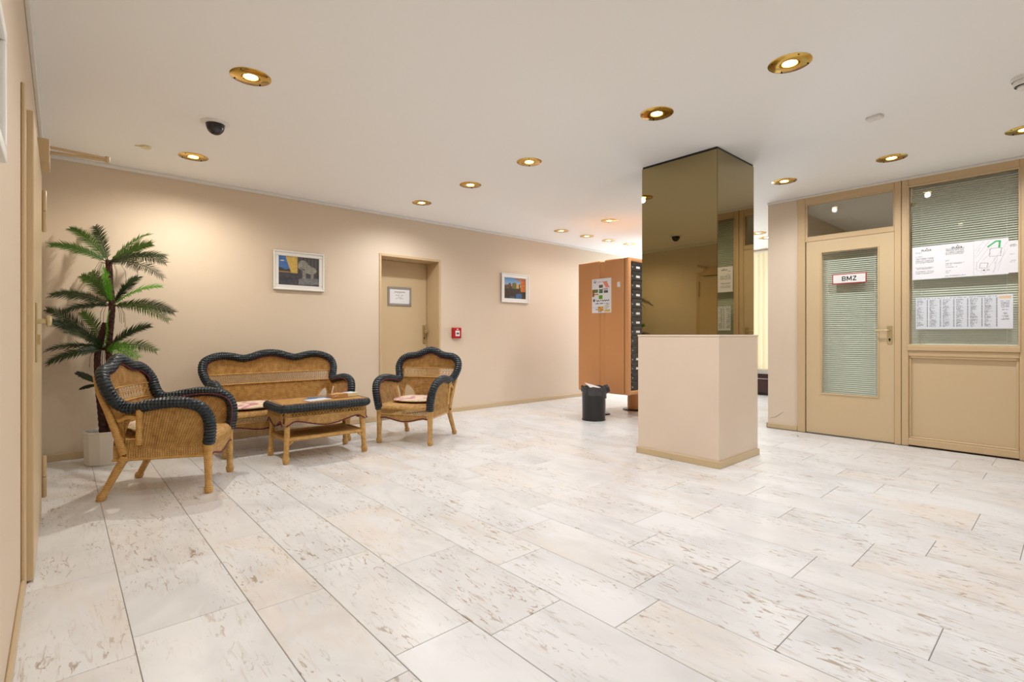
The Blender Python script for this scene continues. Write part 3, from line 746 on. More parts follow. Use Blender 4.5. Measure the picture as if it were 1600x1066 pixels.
# venetian blinds inside the office
def venetian(label, y0, y1, z0, z1):
    t = thing('venetian_blind', label, 'blind', (XR+.075, 0, 0))
    MB().rbox(-.014, .014, y0, y1, z1-.03, z1, .002, 1).build('head_rail', M['white_plastic'], t)
    mb = MB(); z = z0+.02
    while z < z1-.035:
        mb.add([(-.0085, y0, z-.0085), (-.0085, y1, z-.0085), (0, y1, z+.0025), (0, y0, z+.0025), (.0085, y1, z+.0085), (.0085, y0, z+.0085)], [(0,1,2,3),(3,2,4,5)]); z += .0205
    tag(mb.build('slats', M['slat'], t), kind='stuff')
    MB().rbox(-.011, .011, y0, y1, z0, z0+.015, .002, 1).build('bottom_rail', M['white_plastic'], t)
    for yy in (y0+.07, y1-.07): MB().box(-.012, -.0112, yy-.0012, yy+.0012, z0, z1).build('ladder_cord', M['white_plastic'], t)
venetian('grey-green venetian blind behind the glazed office door', gy0-.03, gy1+.03, gz0-.03, gz1+.03)
venetian('grey-green venetian blind behind the office window with papers', .335, 1.05, .90, 2.46)

# ------------------------------------------------------------------ mail cabinet
cx0, cx1, cy0, cy1, cz0, cz1 = 5.2, 6.72, 3.68, 4.49, .295, 2.005
CB = thing('mailbox_cabinet', 'tall orange mailbox cabinet on two round posts behind the column', 'mailbox cabinet', (cx0, cy0, 0))
L_, Dp = cx1-cx0, cy1-cy0
mb = MB()   # front shell with a deep rim round the mailboxes
mb.rbox(0, L_, .03, .375, cz0, cz1, .022, 3)
mb.rbox(0, .068, 0, .08, cz0, cz1, .02, 3); mb.rbox(L_-.068, L_, 0, .08, cz0, cz1, .02, 3); mb.rbox(.02, L_-.02, 0.002, .08, cz1-.055, cz1, .02, 3); mb.rbox(.02, L_-.02, 0.002, .08, cz0, cz0+.055, .02, 3)
mb.build('front_shell', M['orange'], CB, True)
MB().rbox(0, L_, .435, Dp, cz0+.003, cz1-.003, .022, 3).build('rear_shell', M['orange'], CB, True)
MB().rbox(.011, L_-.011, .36, .45, cz0+.01, cz1-.022, .004, 1).build('joint_strip', M['orange'], CB)
for px, py, pr in ((.11, .52, .07), (.77, .44, .098)):
    MB().lathe([(pr, .0), (pr, cz0+.01)], 28, (px, py, 0)).build('post', M['orange'], CB, True)
    MB().lathe([(pr, .018), (pr+.052, .016), (pr+.067, .008), (pr+.067, 0)], 32, (px, py, 0)).build('floor_flange', M['blackmetal'], CB, True)
rows, cols_ = 14, 4; z0r, z1r = cz0+.05, cz1-.05; pit = (z1r-z0r)/rows; wbx = (L_-.136)/cols_
m_door = MB().rbox(.002, wbx-.002, .012, .03, .002, pit-.002, .002, 1)
m_flap = MB().rbox(.012, wbx-.012, .004, .014, pit*.62, pit-.012, .003, 1)
m_plate = MB().rbox(.11, .19, .0085, .0125, pit*.28, pit*.52, .001, 1)
m_lock = MB(); m_lock.tube([(.028, .013, pit*.4), (.028, .003, pit*.4)], .010, 10)
mm = {}
for nm, b, mt in (('mailbox', m_door, 'blackmetal'), ('flap', m_flap, 'blackmetal'), ('name_plate', m_plate, 'paper'), ('lock', m_lock, 'grey_metal')):
    me = bpy.data.meshes.new(nm); me.from_pydata(b.v, [], b.f); me.materials.append(M[mt]); mm[nm] = me
for c_ in range(cols_):
    for r_ in range(rows):
        bx = link('mailbox', mm['mailbox'], None, CB, loc=(.068+c_*wbx, 0, z0r+r_*pit))
        link('flap', mm['flap'], None, bx); link('lock', mm['lock'], None, bx)
        if r_ > 5 or rnd.random() > .5: link('name_plate', mm['name_plate'], None, bx)
# poster and scrap of tape on the cabinet's side
def poster_fn(u, v):
    n = ns(u, v, 30)
    if ell(u,v,.16,.92,.06,.045) and not ell(u,v,.16,.93,.03,.022): return (110,110,114)
    if abs(v-.905) < .012 and .28 < u < .85 and hsh(round(u*60), 1) > .3: return (150,150,156)
    if .66 < u+.9*(v-.8) < .86 and .73 < v < .90 and u > .55: return (232,140,116)
    if .56 < u < .85 and .695 < v < .71: return (214,130,150)
    for (a, b, c_, d, p, q) in ((.38,.57,.73,.82,(20,18,16),(190,170,140)),(.12,.32,.60,.69,(60,92,40),(130,150,84)),(.37,.57,.58,.69,(50,96,40),(120,140,120)),(.62,.84,.58,.64,(70,60,50),(120,104,90)),(.62,.84,.64,.70,(150,170,200),(190,200,222)),(.01,.12,.48,.69,(110,70,20),(180,120,50)),(.13,.33,.53,.57,(180,120,50),(224,180,110)),(.36,.56,.40,.52,(90,150,20),(112,172,40))):
        if a < u < b and c_ < v < d: return mixs(p, q, n)
    if ell(u,v,.11,.37,.06,.045): return (104,96,96)
    if abs(v-.355-.012*math.sin(u*60)) < .014 and .22 < u < .9 and hsh(round(u*34), 3) > .25: return (40,38,50)
    if abs(v-.275-.008*math.sin(u*70)) < .012 and .16 < u < .82 and hsh(round(u*34), 4) > .25: return (60,58,66)
    q = (u-.6)*.35
    if .58 < u < .93 and .05 < v-q < .19: return (40,38,40) if abs((v-q-.05)/.14*3.999 % 1-.5) < .14 and hsh(round(u*50), 9) > .25 else (238,236,230)
    if .32 < u < .58 and .06 < v < .18: return mixs((180,100,20), (236,190,80), n)
    if .62 < u < .95 and .03 < v < .10: return (214,180,90)
    if abs(v-.16) < .005 and u < .3: return (190,190,196)
    if .2 < u < .30 and .09 < v < .115: return (150,150,156)
    if .34 < u < .52 and .03 < v < .05: return (70,66,66)
    return (234,233,238)
MX = Matrix.Rotation(-PI/2, 4, 'Z')
t = thing('event_poster', 'colourful white paper poster stuck on the orange cabinet side', 'poster', (cx0-.001, 4.092, 1.546), -PI/2)
MB().box(-.155, .155, -.0005, .0005, -.221, .221).build('sheet', M['paper'], t)
painted('print', .31, .442, 72, 104, poster_fn, M['print_matte'], t, Matrix.Translation((0, -.0012, 0)))
t = thing('tape_scrap', 'torn scrap of white tape right of the cabinet poster', 'tape', (cx0-.001, 3.823, 1.67), -PI/2)
MB().add([(-.023, -.001, -.03), (-.01, -.001, -.024), (.002, -.001, -.034), (.014, -.001, -.026), (.024, -.001, -.033), (.022, -.001, .035), (-.022, -.001, .033)], [(0,1,2,3,4,5,6)]).build('scrap', M['paper'], t)

# ------------------------------------------------------------------ waste bin
t = thing('waste_bin', 'black round waste bin with a grey liner beside the cabinet', 'bin', (4.885, 3.965, 0))
MB().lathe([(0,.006),(.138,.006),(.142,.0),(.145,.004),(.145,.012),(.14,.016),(.143,.39),(.146,.395),(.143,.40),(.139,.395),(.135,.02),(0,.02)], 40).build('bin_body', M['blackmetal'], t, True)
def bag(u, v):
    a = u*2*PI; r0 = .149+.004*math.sin(9*a)+.006*v*math.sin(5*a+1)+.003*math.sin(23*a)
    drop = .10+.035*math.sin(a+2.6)+.012*math.sin(4*a)
    if v < .3: q = v/.3; return ((.128+.02*q)*math.cos(a), (.128+.02*q)*math.sin(a), .33+.085*q+.006*math.sin(7*a)*q)
    q = (v-.3)/.7
    return (r0*math.cos(a), r0*math.sin(a), .415+.006*math.sin(7*a)*(1-q)-drop*q)
MB().grid(bag, 72, 12).build('liner', M['liner'], t, True)
mb = MB()
def knot(u, v):
    a, b = u*2*PI, (v-.5)*PI; r = .04*(1+.25*math.sin(3*a+2*v*5)+.15*math.sin(7*a))
    return (.115+r*1.0*math.cos(b)*math.cos(a), -.10+r*math.cos(b)*math.sin(a), .375+r*1.1*math.sin(b))
mb.grid(knot, 20, 10); mb.build('liner_knot', M['liner'], t, True)
MB().add([(-.13, -.06, .405), (.02, -.10, .40), (.06, .0, .41), (-.07, .09, .455), (-.125, -.055, .402), (.02, -.094, .397), (.06, .004, .407), (-.068, .092, .451)], [(0,1,2,3),(7,6,5,4),(0,4,5,1),(1,5,6,2),(2,6,7,3),(3,7,4,0)]).build('waste_paper', M['paper'], t)

# ------------------------------------------------------------------ wicker furniture
def catmull(P, n=10):
    P = [Vector(p) for p in P]; out = []
    for i in range(len(P)-1):
        p0 = P[max(i-1, 0)]; p1 = P[i]; p2 = P[i+1]; p3 = P[min(i+2, len(P)-1)]
        for k in range(n):
            t = k/n
            out.append(.5*((2*p1)+(p2-p0)*t+(2*p0-5*p1+4*p2-p3)*t*t+(3*p1-p0-3*p2+p3)*t**3))
    out.append(P[-1]); return out
def resample(P, n):
    d = [0.0]
    for a, b in zip(P[:-1], P[1:]): d.append(d[-1]+(b-a).length)
    out = []; j = 0
    for i in range(n+1):
        s = d[-1]*i/n
        while j < len(d)-2 and d[j+1] < s: j += 1
        q = (s-d[j])/max(1e-9, d[j+1]-d[j]); out.append(P[j].lerp(P[j+1], min(1, max(0, q))))
    return out
def length(P): return sum((b-a).length for a, b in zip(P[:-1], P[1:]))
def wrapped(mb, P, r, pitch=.021, n=10, closed=False):
    k = max(4, int(length(P)/pitch)); Q = resample(P, k*4)
    if closed: Q = Q[:-1]
    prof = (.90, 1.02, 1.04, .98)
    mb.tube(Q, [r*prof[i % 4] for i in range(len(Q))], n, True, closed)
def foot_leg(mb, p0, p1, r0=.026, r1=.021):
    p0, p1 = Vector(p0), Vector(p1); d = p1-p0; L = d.length
    ts = [0, .12, .13, .3, .5, .7, .86, .885, .92, .96, 1.0]; rs = [r0*1.12, r0*1.1, r0, r0*.98, (r0+r1)/2, r1, r1*.98, r1*1.25, r1*1.32, r1*1.22, r1*1.0]
    mb.tube([p0+d*t for t in ts], rs, 14)

def wicker_seat(t, a, scallops, apron_waves, band):
    SEATZ, FRONT_Y, BACK_Y = .375, -.285, .215
    right = [(a+.004, -.288, .325), (a+.018, -.300, .42), (a+.036, -.292, .51), (a+.050, -.250, .575), (a+.056, -.17, .605), (a+.054, -.08, .612), (a+.044, .03, .598),
             (a+.034, .12, .580), (a+.036, .180, .590), (a+.060, .222, .636), (a+.078, .252, .71)]
    top = scallops                                    # from the right shoulder to the centre, then mirrored
    half = right+top
    P = [Vector(p) for p in half]
    full = P+[Vector((-p.x, p.y, p.z)) for p in reversed(P[:-1])]
    rim = catmull(full, 12)
    RIM_R = .037
    mb = MB(); wrapped(mb, rim, RIM_R); rim_o = mb.build('wrapped_rim', M['rim'], t, True)
    # braid along the inner edge of the rim
    cen = Vector((0, -.05, .5)); B_ = []
    for p in resample(rim, 260):
        v = Vector((p.x*.98, p.y-.02, p.z-.01))-p
        inn = Vector((-p.x, -.12-p.y*.2, .50-p.z)); inn.normalize(); B_.append(p+inn*(RIM_R*1.02))
    mb = MB(); mb.tube(B_, [.0055 if i % 2 else .0042 for i in range(len(B_))], 6); mb.build('braid', M['braid'], t)
    # --- back panel
    jn = 12*7                                         # sample index of the arm/back junction
    bk = rim[jn:len(rim)-jn]
    ncol = int(length(bk)/.0078); ncol += ncol % 2
    T = resample(bk, ncol)
    def back(u, v):
        k = min(ncol, int(round(u*ncol))); tp = T[k]
        bx = (1-2*u)*(a+.012); bot = Vector((bx, BACK_Y+.012*(1-abs(1-2*u)**2), SEATZ-.05))
        p = bot.lerp(tp, v); bow = .022*math.sin(PI*v)*(1-abs(1-2*u)**4)
        rib = .0034*(1 if k % 2 else -1)
        return (p.x, p.y+bow+rib, p.z)
    def vz(u, z):
        k = min(ncol, int(round(u*ncol))); return (z-(SEATZ-.05))/(T[k].z-(SEATZ-.05))
    def keep(u, v):
        x, y, z = back(u, v)
        if band[0] < z < band[1] and abs(x) < a+.03 and .05 < u < .95: return False
        e = abs(1-2*u)*(a+.012)                        # arched openings at the lower corners
        ex = (e-(a-.075))/.062; zz = (v-.06)/.40
        if abs(ex) < 1 and zz > 0 and zz < math.sqrt(max(0, 1-ex*ex))*.99: return False
        return True
    mb = MB(); mb.grid(back, ncol, 72, keep); mb.build('back_panel', M['wicker'], t)
    # lattice band
    mb = MB(); st = max(2, int(round(.027/length(bk)*ncol))); 
    ok = [k for k in range(ncol+1) if T[k].z > band[1]+.02 and abs(back(k/ncol, vz(k/ncol, band[0]))[0]) < a+.04]
    lo, hi = ok[0], ok[-1]
    for k in range(lo, hi-2*st+1, st):
        for (k0, k1, off) in ((k, k+2*st, .002), (k+2*st, k, -.002)):
            pa, pb = Vector(back(k0/ncol, vz(k0/ncol, band[0]-.006))), Vector(back(k1/ncol, vz(k1/ncol, band[1]+.006))); pm = pa.lerp(pb, .5)
            mb.tube([(pa.x, pa.y+off, pa.z), (pm.x, pm.y+off*1.6, pm.z), (pb.x, pb.y+off, pb.z)], .0025, 4, False)
    tag(mb.build('lattice', M['cane'], t), kind='stuff')
    mb = MB()
    for zz in band: mb.tube([Vector(back(k/ncol, vz(k/ncol, zz)))+Vector((0, -.003, 0)) for k in range(lo, hi+1, 2)], .0058, 6)
    mb.build('lattice_band_edge', M['cane'], t)
    # back posts round the arched openings
    for sx in (-1, 1):
        mb = MB(); arch = []
        for k in range(13):
            an = PI*k/12; ex = math.cos(an); zz = math.sin(an)
            e = (a-.075)+ex*.062*1.08; u = (1-sx*e/(a+.012))/2; arch.append(Vector(back(u, .06+.42*zz)))
        lowL, lowR = Vector(back((1-sx*(a-.075-.067)/(a+.012))/2, 0)), Vector(back((1-sx*(a-.075+.067)/(a+.012))/2, 0))
        mb.tube([lowR]+arch+[lowL], .0075, 8); mb.build('arch_cane', M['cane'], t, True)
    # --- arm panels
    for sx in (-1, 1):
        ap = resample(rim[0:12*8+4] if sx > 0 else list(reversed(rim[len(rim)-(12*8+4):])), 86)
        def arm(u, v, ap=ap, sx=sx):
            k = min(86, int(round(u*86))); tp = ap[k]; q = k/86
            bot = Vector((sx*a, FRONT_Y-.004+(.19-FRONT_Y)*min(1, max(0, (q-.10)/.84)), .30))
            p = bot.lerp(tp, v); rib = .0034*(1 if k % 2 else -1)
            return (p.x+sx*(rib+.006*math.sin(PI*v)), p.y, p.z)
        def kp(u, v):
            x, y, z = arm(u, v)
            return not (.098 < y < .178 and .375 < z < .525-.9*max(0, abs(y-.138)-.02)**1)
        mb = MB(); mb.grid(arm, 86, 26, kp); mb.build('arm_panel', M['wicker'], t)
        mb = MB(); mb.tube([(sx*(a+.012), .105, .345), (sx*(a+.028), .098, .45), (sx*(a+.052), .088, .575)], [.021, .018, .02], 12); mb.build('arm_strut', M['cane'], t, True)
        mb = MB(); mb.tube([(sx*(a+.004), .19, .285), (sx*(a+.016), .225, .42), (sx*(a+.04), .262, .56), (sx*(a+.058), .30, .68), (sx*(a+.03), .335, .79)], [.025, .023, .019, .016, .012], 12)
        mb.tube([(sx*(a+.03), .21, .50), (sx*(a+.036), .16, .525), (sx*(a+.036), .10, .515)], .014, 10); mb.build('back_post', M['cane'], t, True)
    # --- skirt, seat deck, front roll
    for sx in (-1, 1):
        def side(u, v, sx=sx):
            k = int(round(u*80)); rib = .0018*(1 if k % 2 else -1); yy = FRONT_Y+u*(BACK_Y+.035-FRONT_Y)
            return (sx*(a+.004+rib), yy, .252-.012*math.sin(PI*u)+v*(.345-.252))
        MB().grid(side, 80, 5).build('side_skirt', M['wicker'], t)
    nb = int(2*a/.0065); nb += nb % 2
    MB().grid(lambda u, v: ((1-2*u)*a, BACK_Y+.035+.0018*(1 if int(round(u*nb)) % 2 else -1), .25+v*.12), nb, 4).build('back_skirt', M['wicker'], t)
    mb = MB(); yf, yk = FRONT_Y, BACK_Y+.035
    mb.tube([(-a, yf, .248), (-a, yk, .248), (a, yk, .248), (a, yf, .248)], .009, 8); mb.build('lower_rail', M['cane'], t, True)
    def deck(u, v):
        x = (2*u-1)*(a-.004); k = int(round(u*nb)); rib = .0016*(1 if k % 2 else -1)
        if v < .25:
            an = v/.25*PI/2; return (x, FRONT_Y+.035-(.055+rib)*math.cos(an), SEATZ-.045+(.045+rib)*math.sin(an))
        return (x, FRONT_Y+.035+(v-.25)/.75*(BACK_Y-FRONT_Y-.03), SEATZ+rib)
    MB().grid(deck, nb, 24).build('seat_deck', M['wicker'], t)
    def bott(x): 
        q = x/(a-.03); return .252-.036*(1-math.cos(apron_waves*PI*(q+1)))/2-.006*math.exp(-((1-abs(q))/.08)**2)
    fy = FRONT_Y-.012
    mb = MB()
    mb.grid(lambda u, v: ((2*u-1)*(a-.02), fy+.0016*(1 if int(round(u*nb)) % 2 else -1), bott((2*u-1)*(a-.02))*(1-v)+.282*v), nb, 6); mb.build('front_apron', M['wicker'], t)
    mb = MB(); n_ = int(2*(a-.02)/.024)
    for k in range(n_):
        x0_, x1_ = -(a-.02)+2*(a-.02)*k/n_, -(a-.02)+2*(a-.02)*min(n_, k+1.15)/n_
        mb.tube([(x0_, fy-.006, .28), (x1_, fy-.009, .336)], .0024, 4, False); mb.tube([(x1_, fy-.006, .28), (x0_, fy-.003, .336)], .0024, 4, False)
    tag(mb.build('front_lattice', M['cane'], t), kind='stuff')
    mb = MB(); mb.tube([(-a, fy-.004, .337), (a, fy-.004, .337)], .006, 8); mb.tube([(-a, fy-.004, .281), (a, fy-.004, .281)], .005, 8); mb.build('front_rail', M['cane'], t)
    mb = MB(); pp = [((2*k/60-1)*(a-.02), fy-.003, bott((2*k/60-1)*(a-.02))) for k in range(61)]; mb.tube(pp, .006, 6); mb.build('apron_braid', M['braid'], t)
    mb = MB(); mb.tube([(p[0], p[1]+.012, p[2]-.004) for p in pp], .008, 8); mb.build('apron_cane', M['cane'], t)
    # --- legs
    for sx in (-1, 1):
        mb = MB(); foot_leg(mb, (sx*(a+.004), -.283, .345), (sx*(a+.006), -.288, 0)); mb.build('leg', M['cane'], t, True)
        mb = MB(); foot_leg(mb, (sx*(a-.002), .185, .27), (sx*(a+.012), .318, 0), .025, .021); mb.build('leg', M['cane'], t, True)

CH_TOP = [(.318, .284, .776), (.262, .304, .812), (.20, .312, .820), (.135, .316, .832), (.07, .324, .862), (0, .330, .880)]
def chair(label, loc, rot):
    t = thing('wicker_armchair', label, 'armchair', loc, rot, 'wicker armchairs')
    wicker_seat(t, .262, CH_TOP, 1, (.595, .69))
    return t
chair1 = chair('wicker armchair in front of the palm, facing the table', (.587, 4.194, 0), math.radians(64.2))
chair2 = copy_tree(chair1); chair2['label'] = 'wicker armchair standing before the niche door'
chair2.location = (2.688, 4.442, 0); chair2.rotation_euler = (0, 0, math.radians(-57.1))
sofa = thing('wicker_loveseat', 'two-seat wicker loveseat against the wall under the lion picture', 'loveseat', (1.575, 5.075, 0), 0)
SF_TOP = [(.592, .290, .782), (.53, .315, .822), (.44, .338, .842), (.34, .342, .832), (.25, .344, .812), (.17, .35, .826), (.09, .356, .852), (0, .358, .862)]
wicker_seat(sofa, .532, SF_TOP, 2, (.57, .665))
mb = MB(); r2 = random.Random(3)
for k in range(26):
    x = -.43+.012*k+r2.uniform(-.01, .01); z = .222+.012*math.sin(k); l = r2.uniform(.03, .08)
    mb.tube([(x, -.285, z+.02), (x+r2.uniform(-.015, .02), -.288, z-l*.5), (x+r2.uniform(-.03, .03), -.29, z-l)], .0018, 4, False)
tag(mb.build('loose_strands', M['cane'], sofa), kind='stuff')

def cushion(label, loc, rot, w, d, h=.05, curl=0.0):
    t = thing('seat_cushion', label, 'cushion', loc, rot, 'floral seat cushions')
    def f(sg):
        def fn(u, v):
            an = u*2*PI; r = v; e = 2.6; ca, sa = math.cos(an), math.sin(an)
            q = (abs(ca)**e+abs(sa)**e)**(-1/e); x, y = ca*q*r*w/2, sa*q*r*d/2
            edge = max(0, 1-r**3.0)
            z = h/2+sg*(h/2*edge**.5)*(1+.12*math.sin(3*an)*r)+curl*max(0, y/d)**2
            if sg < 0: z = h/2-(h/2*edge**.5)+curl*max(0, y/d)**2
            return (x, y, z)
        return fn
    mb = MB(); mb.grid(f(1), 40, 10); mb.build('cushion_top', M['floral'], t, True)
    mb = MB(); mb.grid(f(-1), 40, 10); mb.build('cushion_underside', M['floral'], t, True)
    mb = MB(); pts = [f(1)(k/40, 1.0) for k in range(40)]; mb.tube(pts, .006, 8, False, True); mb.build('piping', M['floral'], t, True)
cushion('pink floral cushion on the armchair by the palm', (.587-.02, 4.194+.01, .378), math.radians(64.2), .46, .45, .085, .10)
cushion('pink floral cushion on the armchair by the niche door', (2.688, 4.442, .378), math.radians(-57.1), .44, .42, .045)
cushion('pink and cream floral cushion on the loveseat', (1.28, 5.03, .378), .05, .46, .44, .05)

# --- coffee table
TB = thing('wicker_table', 'wicker coffee table with dark wrapped rim and lower shelf', 'table', (1.69, 4.455, 0), 0)
tx, ty, TZ = .372, .226, .445
pts = []
for (qx, qy, a0) in ((tx-.07, ty-.07, 0), (-tx+.07, ty-.07, 90), (-tx+.07, -ty+.07, 180), (tx-.07, -ty+.07, 270)):
    for k in range(7): an = math.radians(a0+k*15); pts.append(Vector((qx+.07*math.cos(an), qy+.07*math.sin(an), TZ)))
ring = pts+[pts[0]]
mb = MB(); wrapped(mb, ring, .034, .024, 12, True); mb.build('wrapped_rim', M['rim'], TB, True)
mb = MB(); nx_ = 96
mb.grid(lambda u, v: ((2*u-1)*(tx-.004), (2*v-1)*(ty-.004), TZ+.0335+.0015*(1 if int(round(u*nx_)) % 2 else -1)), nx_, 20, lambda u, v: True); mb.build('tabletop', M['wicker'], TB)
mb = MB(); mb.tube([Vector((p.x*.93, p.y*.89, TZ+.0305)) for p in pts], .005, 6, False, True); mb.build('braid', M['braid'], TB)
for (ax, s_) in (('x', -1), ('x', 1), ('y', -1), ('y', 1)):
    hw = (tx-.03) if ax == 'x' else (ty-.03); nn = int(2*hw/.0075); nn += nn % 2; ofs = (ty-.012) if ax == 'x' else (tx-.012)
    def P3(u, o, z, ax=ax, s_=s_, hw=hw, ofs=ofs): return ((2*u-1)*hw, s_*(ofs+o), z) if ax == 'x' else (s_*(ofs+o), (2*u-1)*hw, z)
    waves = 1
    def bz(u): return .318+.030*math.cos(2*PI*u)-.045*math.exp(-(min(u, 1-u)/.07)**2)
    MB().grid(lambda u, v: P3(u, .0015*(1 if int(round(u*nn)) % 2 else -1), bz(u)*(1-v)+.368*v), nn, 4).build('apron', M['wicker'], TB)
    mb = MB(); n_ = int(2*hw/.026)
    for k in range(n_):
        u0, u1 = k/n_, min(1, (k+1.2)/n_); mb.tube([P3(u0, 0, .366), P3(u1, .003, .414)], .0029, 4, False); mb.tube([P3(u1, 0, .366), P3(u0, -.003, .414)], .0029, 4, False)
    tag(mb.build('apron_lattice', M['cane'], TB), kind='stuff')
    mb = MB(); mb.tube([P3(k/40, .004, bz(k/40)) for k in range(41)], .0055, 6); mb.build('apron_braid', M['braid'], TB)
    mb = MB(); mb.tube([P3(0, 0, .368), P3(1, 0, .368)], .005, 6); mb.build('apron_rail', M['cane'], TB)
for sx in (-1, 1):
    for sy in (-1, 1):
        mb = MB(); p0, p1 = Vector((sx*.315, sy*.182, .42)), Vector((sx*.337, sy*.204, 0)); foot_leg(mb, p0, p1, .024, .021)
        mb.build('leg', M['cane'], TB, True)
MB().grid(lambda u, v: ((2*u-1)*.315, (2*v-1)*.175, .196+.0015*(1 if int(round(v*40)) % 2 else -1)), 30, 40).build('shelf', M['wicker'], TB)
MB().rbox(-.315, .315, -.175, .175, .182, .193, .002, 1).build('shelf_base', M['wicker'], TB)
for sx in (-1, 1):
    mb = MB(); mb.tube([(sx*.326, -.192, .19), (sx*.326, .192, .19)], .017, 12); mb.build('shelf_rail', M['cane'], TB, True)
    mb = MB(); mb.tube([(-.326, sx*.192, .19), (.326, sx*.192, .19)], .017, 12); mb.build('shelf_rail', M['cane'], TB, True)
    for sy in (-1, 1):
        mb = MB(); mb.tube([(sx*.331, sy*.196, .10), (sx*.318, sy*.196, .145), (sx*.28, sy*.196, .172)], .009, 8); mb.build('brace', M['cane'], TB, True)
# papers on the table
tz = TZ+.0362
def brochure(label, x, y, rz, w, d, h, cover, m_edge='paper', lift=0.0):
    t = thing('brochure', label, 'brochure', (x, y, tz+lift), rz, 'papers on the wicker table')
    MB().rbox(-w/2, w/2, -d/2, d/2, 0, h, .001, 1).build('pages', M[m_edge], t)
    MB().box(-w/2, w/2, -d/2, d/2, h, h+.0008).build('cover', cover, t)
    return t
cov_w = mat('cover_white', S(228, 232, 238), 0.35); cov_b = mat('cover_blue', S(70, 110, 150), 0.35); cov_y = mat('cover_yellow', S(226, 196, 70), 0.4); cov_t = mat('cover_tan', S(196, 150, 100), 0.5)
t = brochure('white magazine with blue and yellow strips on the wicker table', 1.645, 4.36, .12, .20, .145, .006, cov_w)
MB().box(-.098, .03, .048, .070, .0068, .0078).build('blue_strip', cov_b, t); MB().box(.03, .098, -.07, -.045, .0068, .0078).build('yellow_strip', cov_y, t)
t = brochure('blue magazine under the white one on the wicker table', 1.705, 4.475, -.25, .19, .13, .005, cov_b)
card = mat('brown_card', S(190, 140, 84), 0.7)
t = thing('card_box', 'low brown card box with leaflets on the wicker table', 'box', (1.855, 4.44, tz), .10)
mb = MB(); frame_boxes(mb, -.075, .075, -.055, .055, .003, lambda a, b, c_, d: mb.box(a, b, c_, d, 0, .034)); mb.box(-.075, .075, -.055, .055, 0, .002); mb.build('tray', card, t)
for k in range(5):
    MB().box(-.068+k*.004, .066-k*.006, -.05, .045, .004+k*.006, .008+k*.006).build('leaflet', (M['paper'], cov_t, M['paper'], cov_w, cov_t)[k], t, rot=(.03, -.05*k+.1, .06*k))
t = brochure('small white paper stack at the right end of the wicker table', 1.975, 4.475, .15, .13, .12, .030, cov_w, 'cream_plastic')

# ------------------------------------------------------------------ potted palm
PA = thing('potted_palm', 'tall artificial palm in a white faceted pot', 'potted plant', (.29, 5.29, 0))
MB().lathe([(0,.004),(.142,.004),(.146,0),(.152,.01),(.160,.255),(.164,.26),(.162,.268),(.150,.268),(.146,.25),(.144,.21),(0,.21)], 12, phase=.13).build('pot', M['pot'], PA)
MB().lathe([(.146,.225),(.08,.232),(0,.235)], 20).build('soil', M['soil'], PA, True)
O = Vector((.29, 5.29, 0))
def loc_(p): return Vector(p)-O
mb = MB(); P = resample(catmull([loc_(p) for p in ((.294,5.287,.20),(.267,5.312,.432),(.239,5.336,.641),(.224,5.35,.851),(.247,5.329,1.008),(.274,5.305,1.14))], 8), 40)
mb.tube(P, [(.058-.036*min(1, i/26))*(1+.07*(i % 2)) for i in range(41)], 12); mb.build('trunk', M['trunk'], PA, True)
mb = MB(); P = resample(catmull([loc_(p) for p in ((.32,5.26,.20),(.324,5.262,.432),(.312,5.273,.694),(.294,5.287,.924),(.314,5.27,1.281),(.298,5.284,1.48),(.294,5.287,1.655))], 8), 60)
mb.tube(P, [(.052-.030*min(1, i/28))*(1+.08*(i % 2)) for i in range(61)], 12); mb.build('trunk', M['trunk'], PA, True)
C1, C2, C3, C4 = (.294,5.287,1.632), (.314,5.27,1.281), (.274,5.305,.924), (.247,5.329,.641)
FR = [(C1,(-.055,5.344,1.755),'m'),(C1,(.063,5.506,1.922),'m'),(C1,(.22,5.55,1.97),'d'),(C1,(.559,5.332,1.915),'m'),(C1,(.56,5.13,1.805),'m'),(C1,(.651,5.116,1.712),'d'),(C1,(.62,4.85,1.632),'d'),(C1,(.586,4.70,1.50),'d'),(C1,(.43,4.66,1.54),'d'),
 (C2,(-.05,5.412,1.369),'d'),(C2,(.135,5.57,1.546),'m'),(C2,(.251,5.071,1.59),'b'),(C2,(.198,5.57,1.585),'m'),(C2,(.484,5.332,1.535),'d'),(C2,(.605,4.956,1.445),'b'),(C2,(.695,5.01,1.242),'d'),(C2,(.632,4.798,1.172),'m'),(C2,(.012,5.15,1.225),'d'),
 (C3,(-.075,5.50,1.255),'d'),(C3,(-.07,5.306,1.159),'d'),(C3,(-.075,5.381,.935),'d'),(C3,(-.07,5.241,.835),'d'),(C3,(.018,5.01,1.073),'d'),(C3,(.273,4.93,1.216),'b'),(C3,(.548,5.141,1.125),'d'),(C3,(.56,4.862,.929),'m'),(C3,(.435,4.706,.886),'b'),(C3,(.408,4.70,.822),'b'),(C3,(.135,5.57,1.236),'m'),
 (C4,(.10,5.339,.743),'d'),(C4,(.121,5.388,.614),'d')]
r3 = random.Random(11)
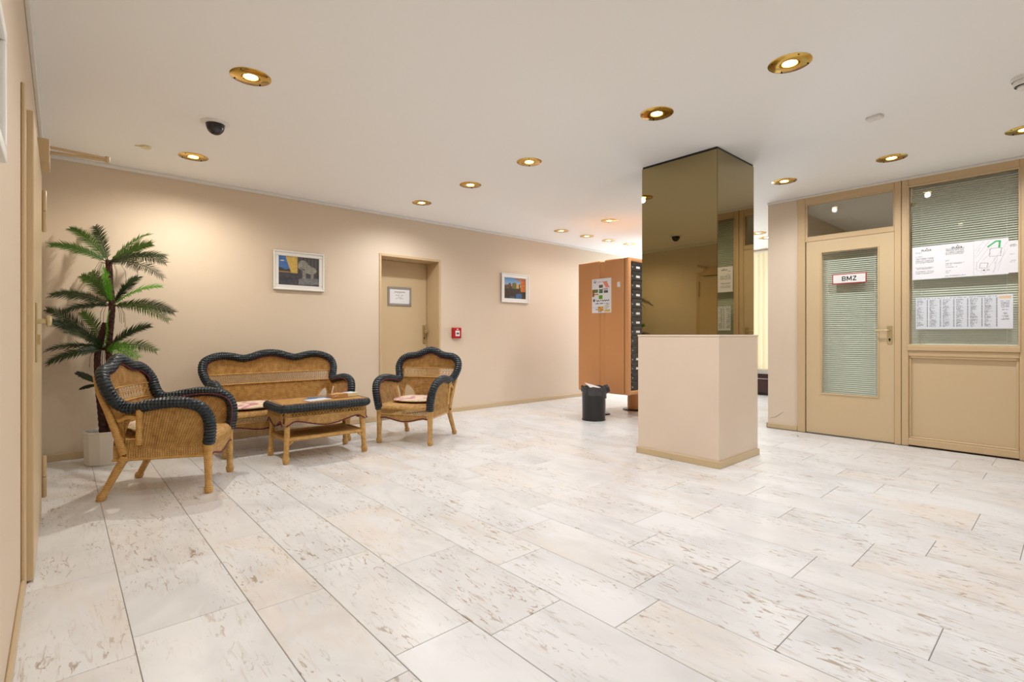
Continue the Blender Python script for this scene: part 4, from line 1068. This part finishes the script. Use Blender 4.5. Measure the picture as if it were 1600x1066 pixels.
def frond(base, tip, key, thin=False):
    b, e = loc_(base), loc_(tip); d = e-b; L = d.length
    mid = b.lerp(e, .55)+Vector((0, 0, .16*L*(1 if not thin else .3)))+Vector((r3.uniform(-.02,.02), r3.uniform(-.02,.02), 0))
    e = e+Vector((0, 0, -.02*L)); n = 42
    P = [((1-t)**2)*b+2*t*(1-t)*mid+t*t*e for t in [k/n for k in range(n+1)]]
    mb = MB(); mb.tube(P, [.0045*(1-.75*k/n) for k in range(n+1)], 5)
    up = Vector((-.55+r3.uniform(-.4,.4), -.75+r3.uniform(-.4,.4), .55+r3.uniform(-.2,.3)))
    for k in range(4, n+1):
        t = k/n; tg = (P[min(k+1, n)]-P[k-1]).normalized(); side = tg.cross(up).normalized(); nr = side.cross(tg).normalized()
        ll = (.078 if not thin else .06)*min(1, .35+1.6*t)*(1 if t < .7 else 1-1.5*(t-.7)**1.2)*min(1, L/.36+.1)
        ll = max(ll, .02)
        for s_ in (-1, 1):
            lean = .6+.3*t+.9*t**6
            dr = (side*s_+tg*lean+nr*(r3.uniform(-.04, .34) if not thin else .0)).normalized(); lj = ll*r3.uniform(.86, 1.14); w = .0088
            p0 = P[k]; p1 = p0+dr*lj*.42; p2 = p0+dr*lj-nr*.008
            wv = tg*w
            mb.add([p0-wv*.5, p0+wv*.5, p1+wv*.6, p1-wv*.6, p2], [(0,1,2,3),(3,2,4)])
    mb.v = [(max(p[0], -.398), min(p[1], .318), p[2]) for p in mb.v]          # leaflets bend where they meet the walls
    mb.build('frond', M[{'m':'leaf_mid','d':'leaf_dark','b':'leaf_bright'}[key]], PA)
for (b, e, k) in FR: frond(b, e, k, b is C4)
# dry fibres under the crowns
mb = MB()
for c_ in (C1, C2, C3):
    for k in range(10):
        a_ = r3.uniform(0, 2*PI); r_ = r3.uniform(.05, .12); b = loc_(c_)
        mb.tube([b+Vector((0,0,-.01)), b+Vector((r_*.7*math.cos(a_), r_*.7*math.sin(a_), -.0)), b+Vector((r_*math.cos(a_), r_*math.sin(a_), -.06)), b+Vector((r_*1.05*math.cos(a_), r_*1.05*math.sin(a_), -.12-.06*r3.random()))], .0016, 3, False)
tag(mb.build('dry_fibres', M['trunk'], PA), kind='stuff')

# ------------------------------------------------------------------ scrap on the floor
t = thing('paper_scrap', 'tiny paper scrap on the floor before the office door', 'scrap', (5.66, 1.94, 0.001), .4)
MB().add([(-.02,-.006,0),(.0,-.012,.004),(.022,-.002,.0),(.016,.01,.01),(-.008,.012,.004)], [(0,1,2,3,4)]).build('scrap', M['paper'], t)
mb = MB().tube([(-.06, -.02, .001), (-.02, -.016, .004), (.02, .0, .002)], .003, 5); mb.build('strip', M['grey_metal'], t)
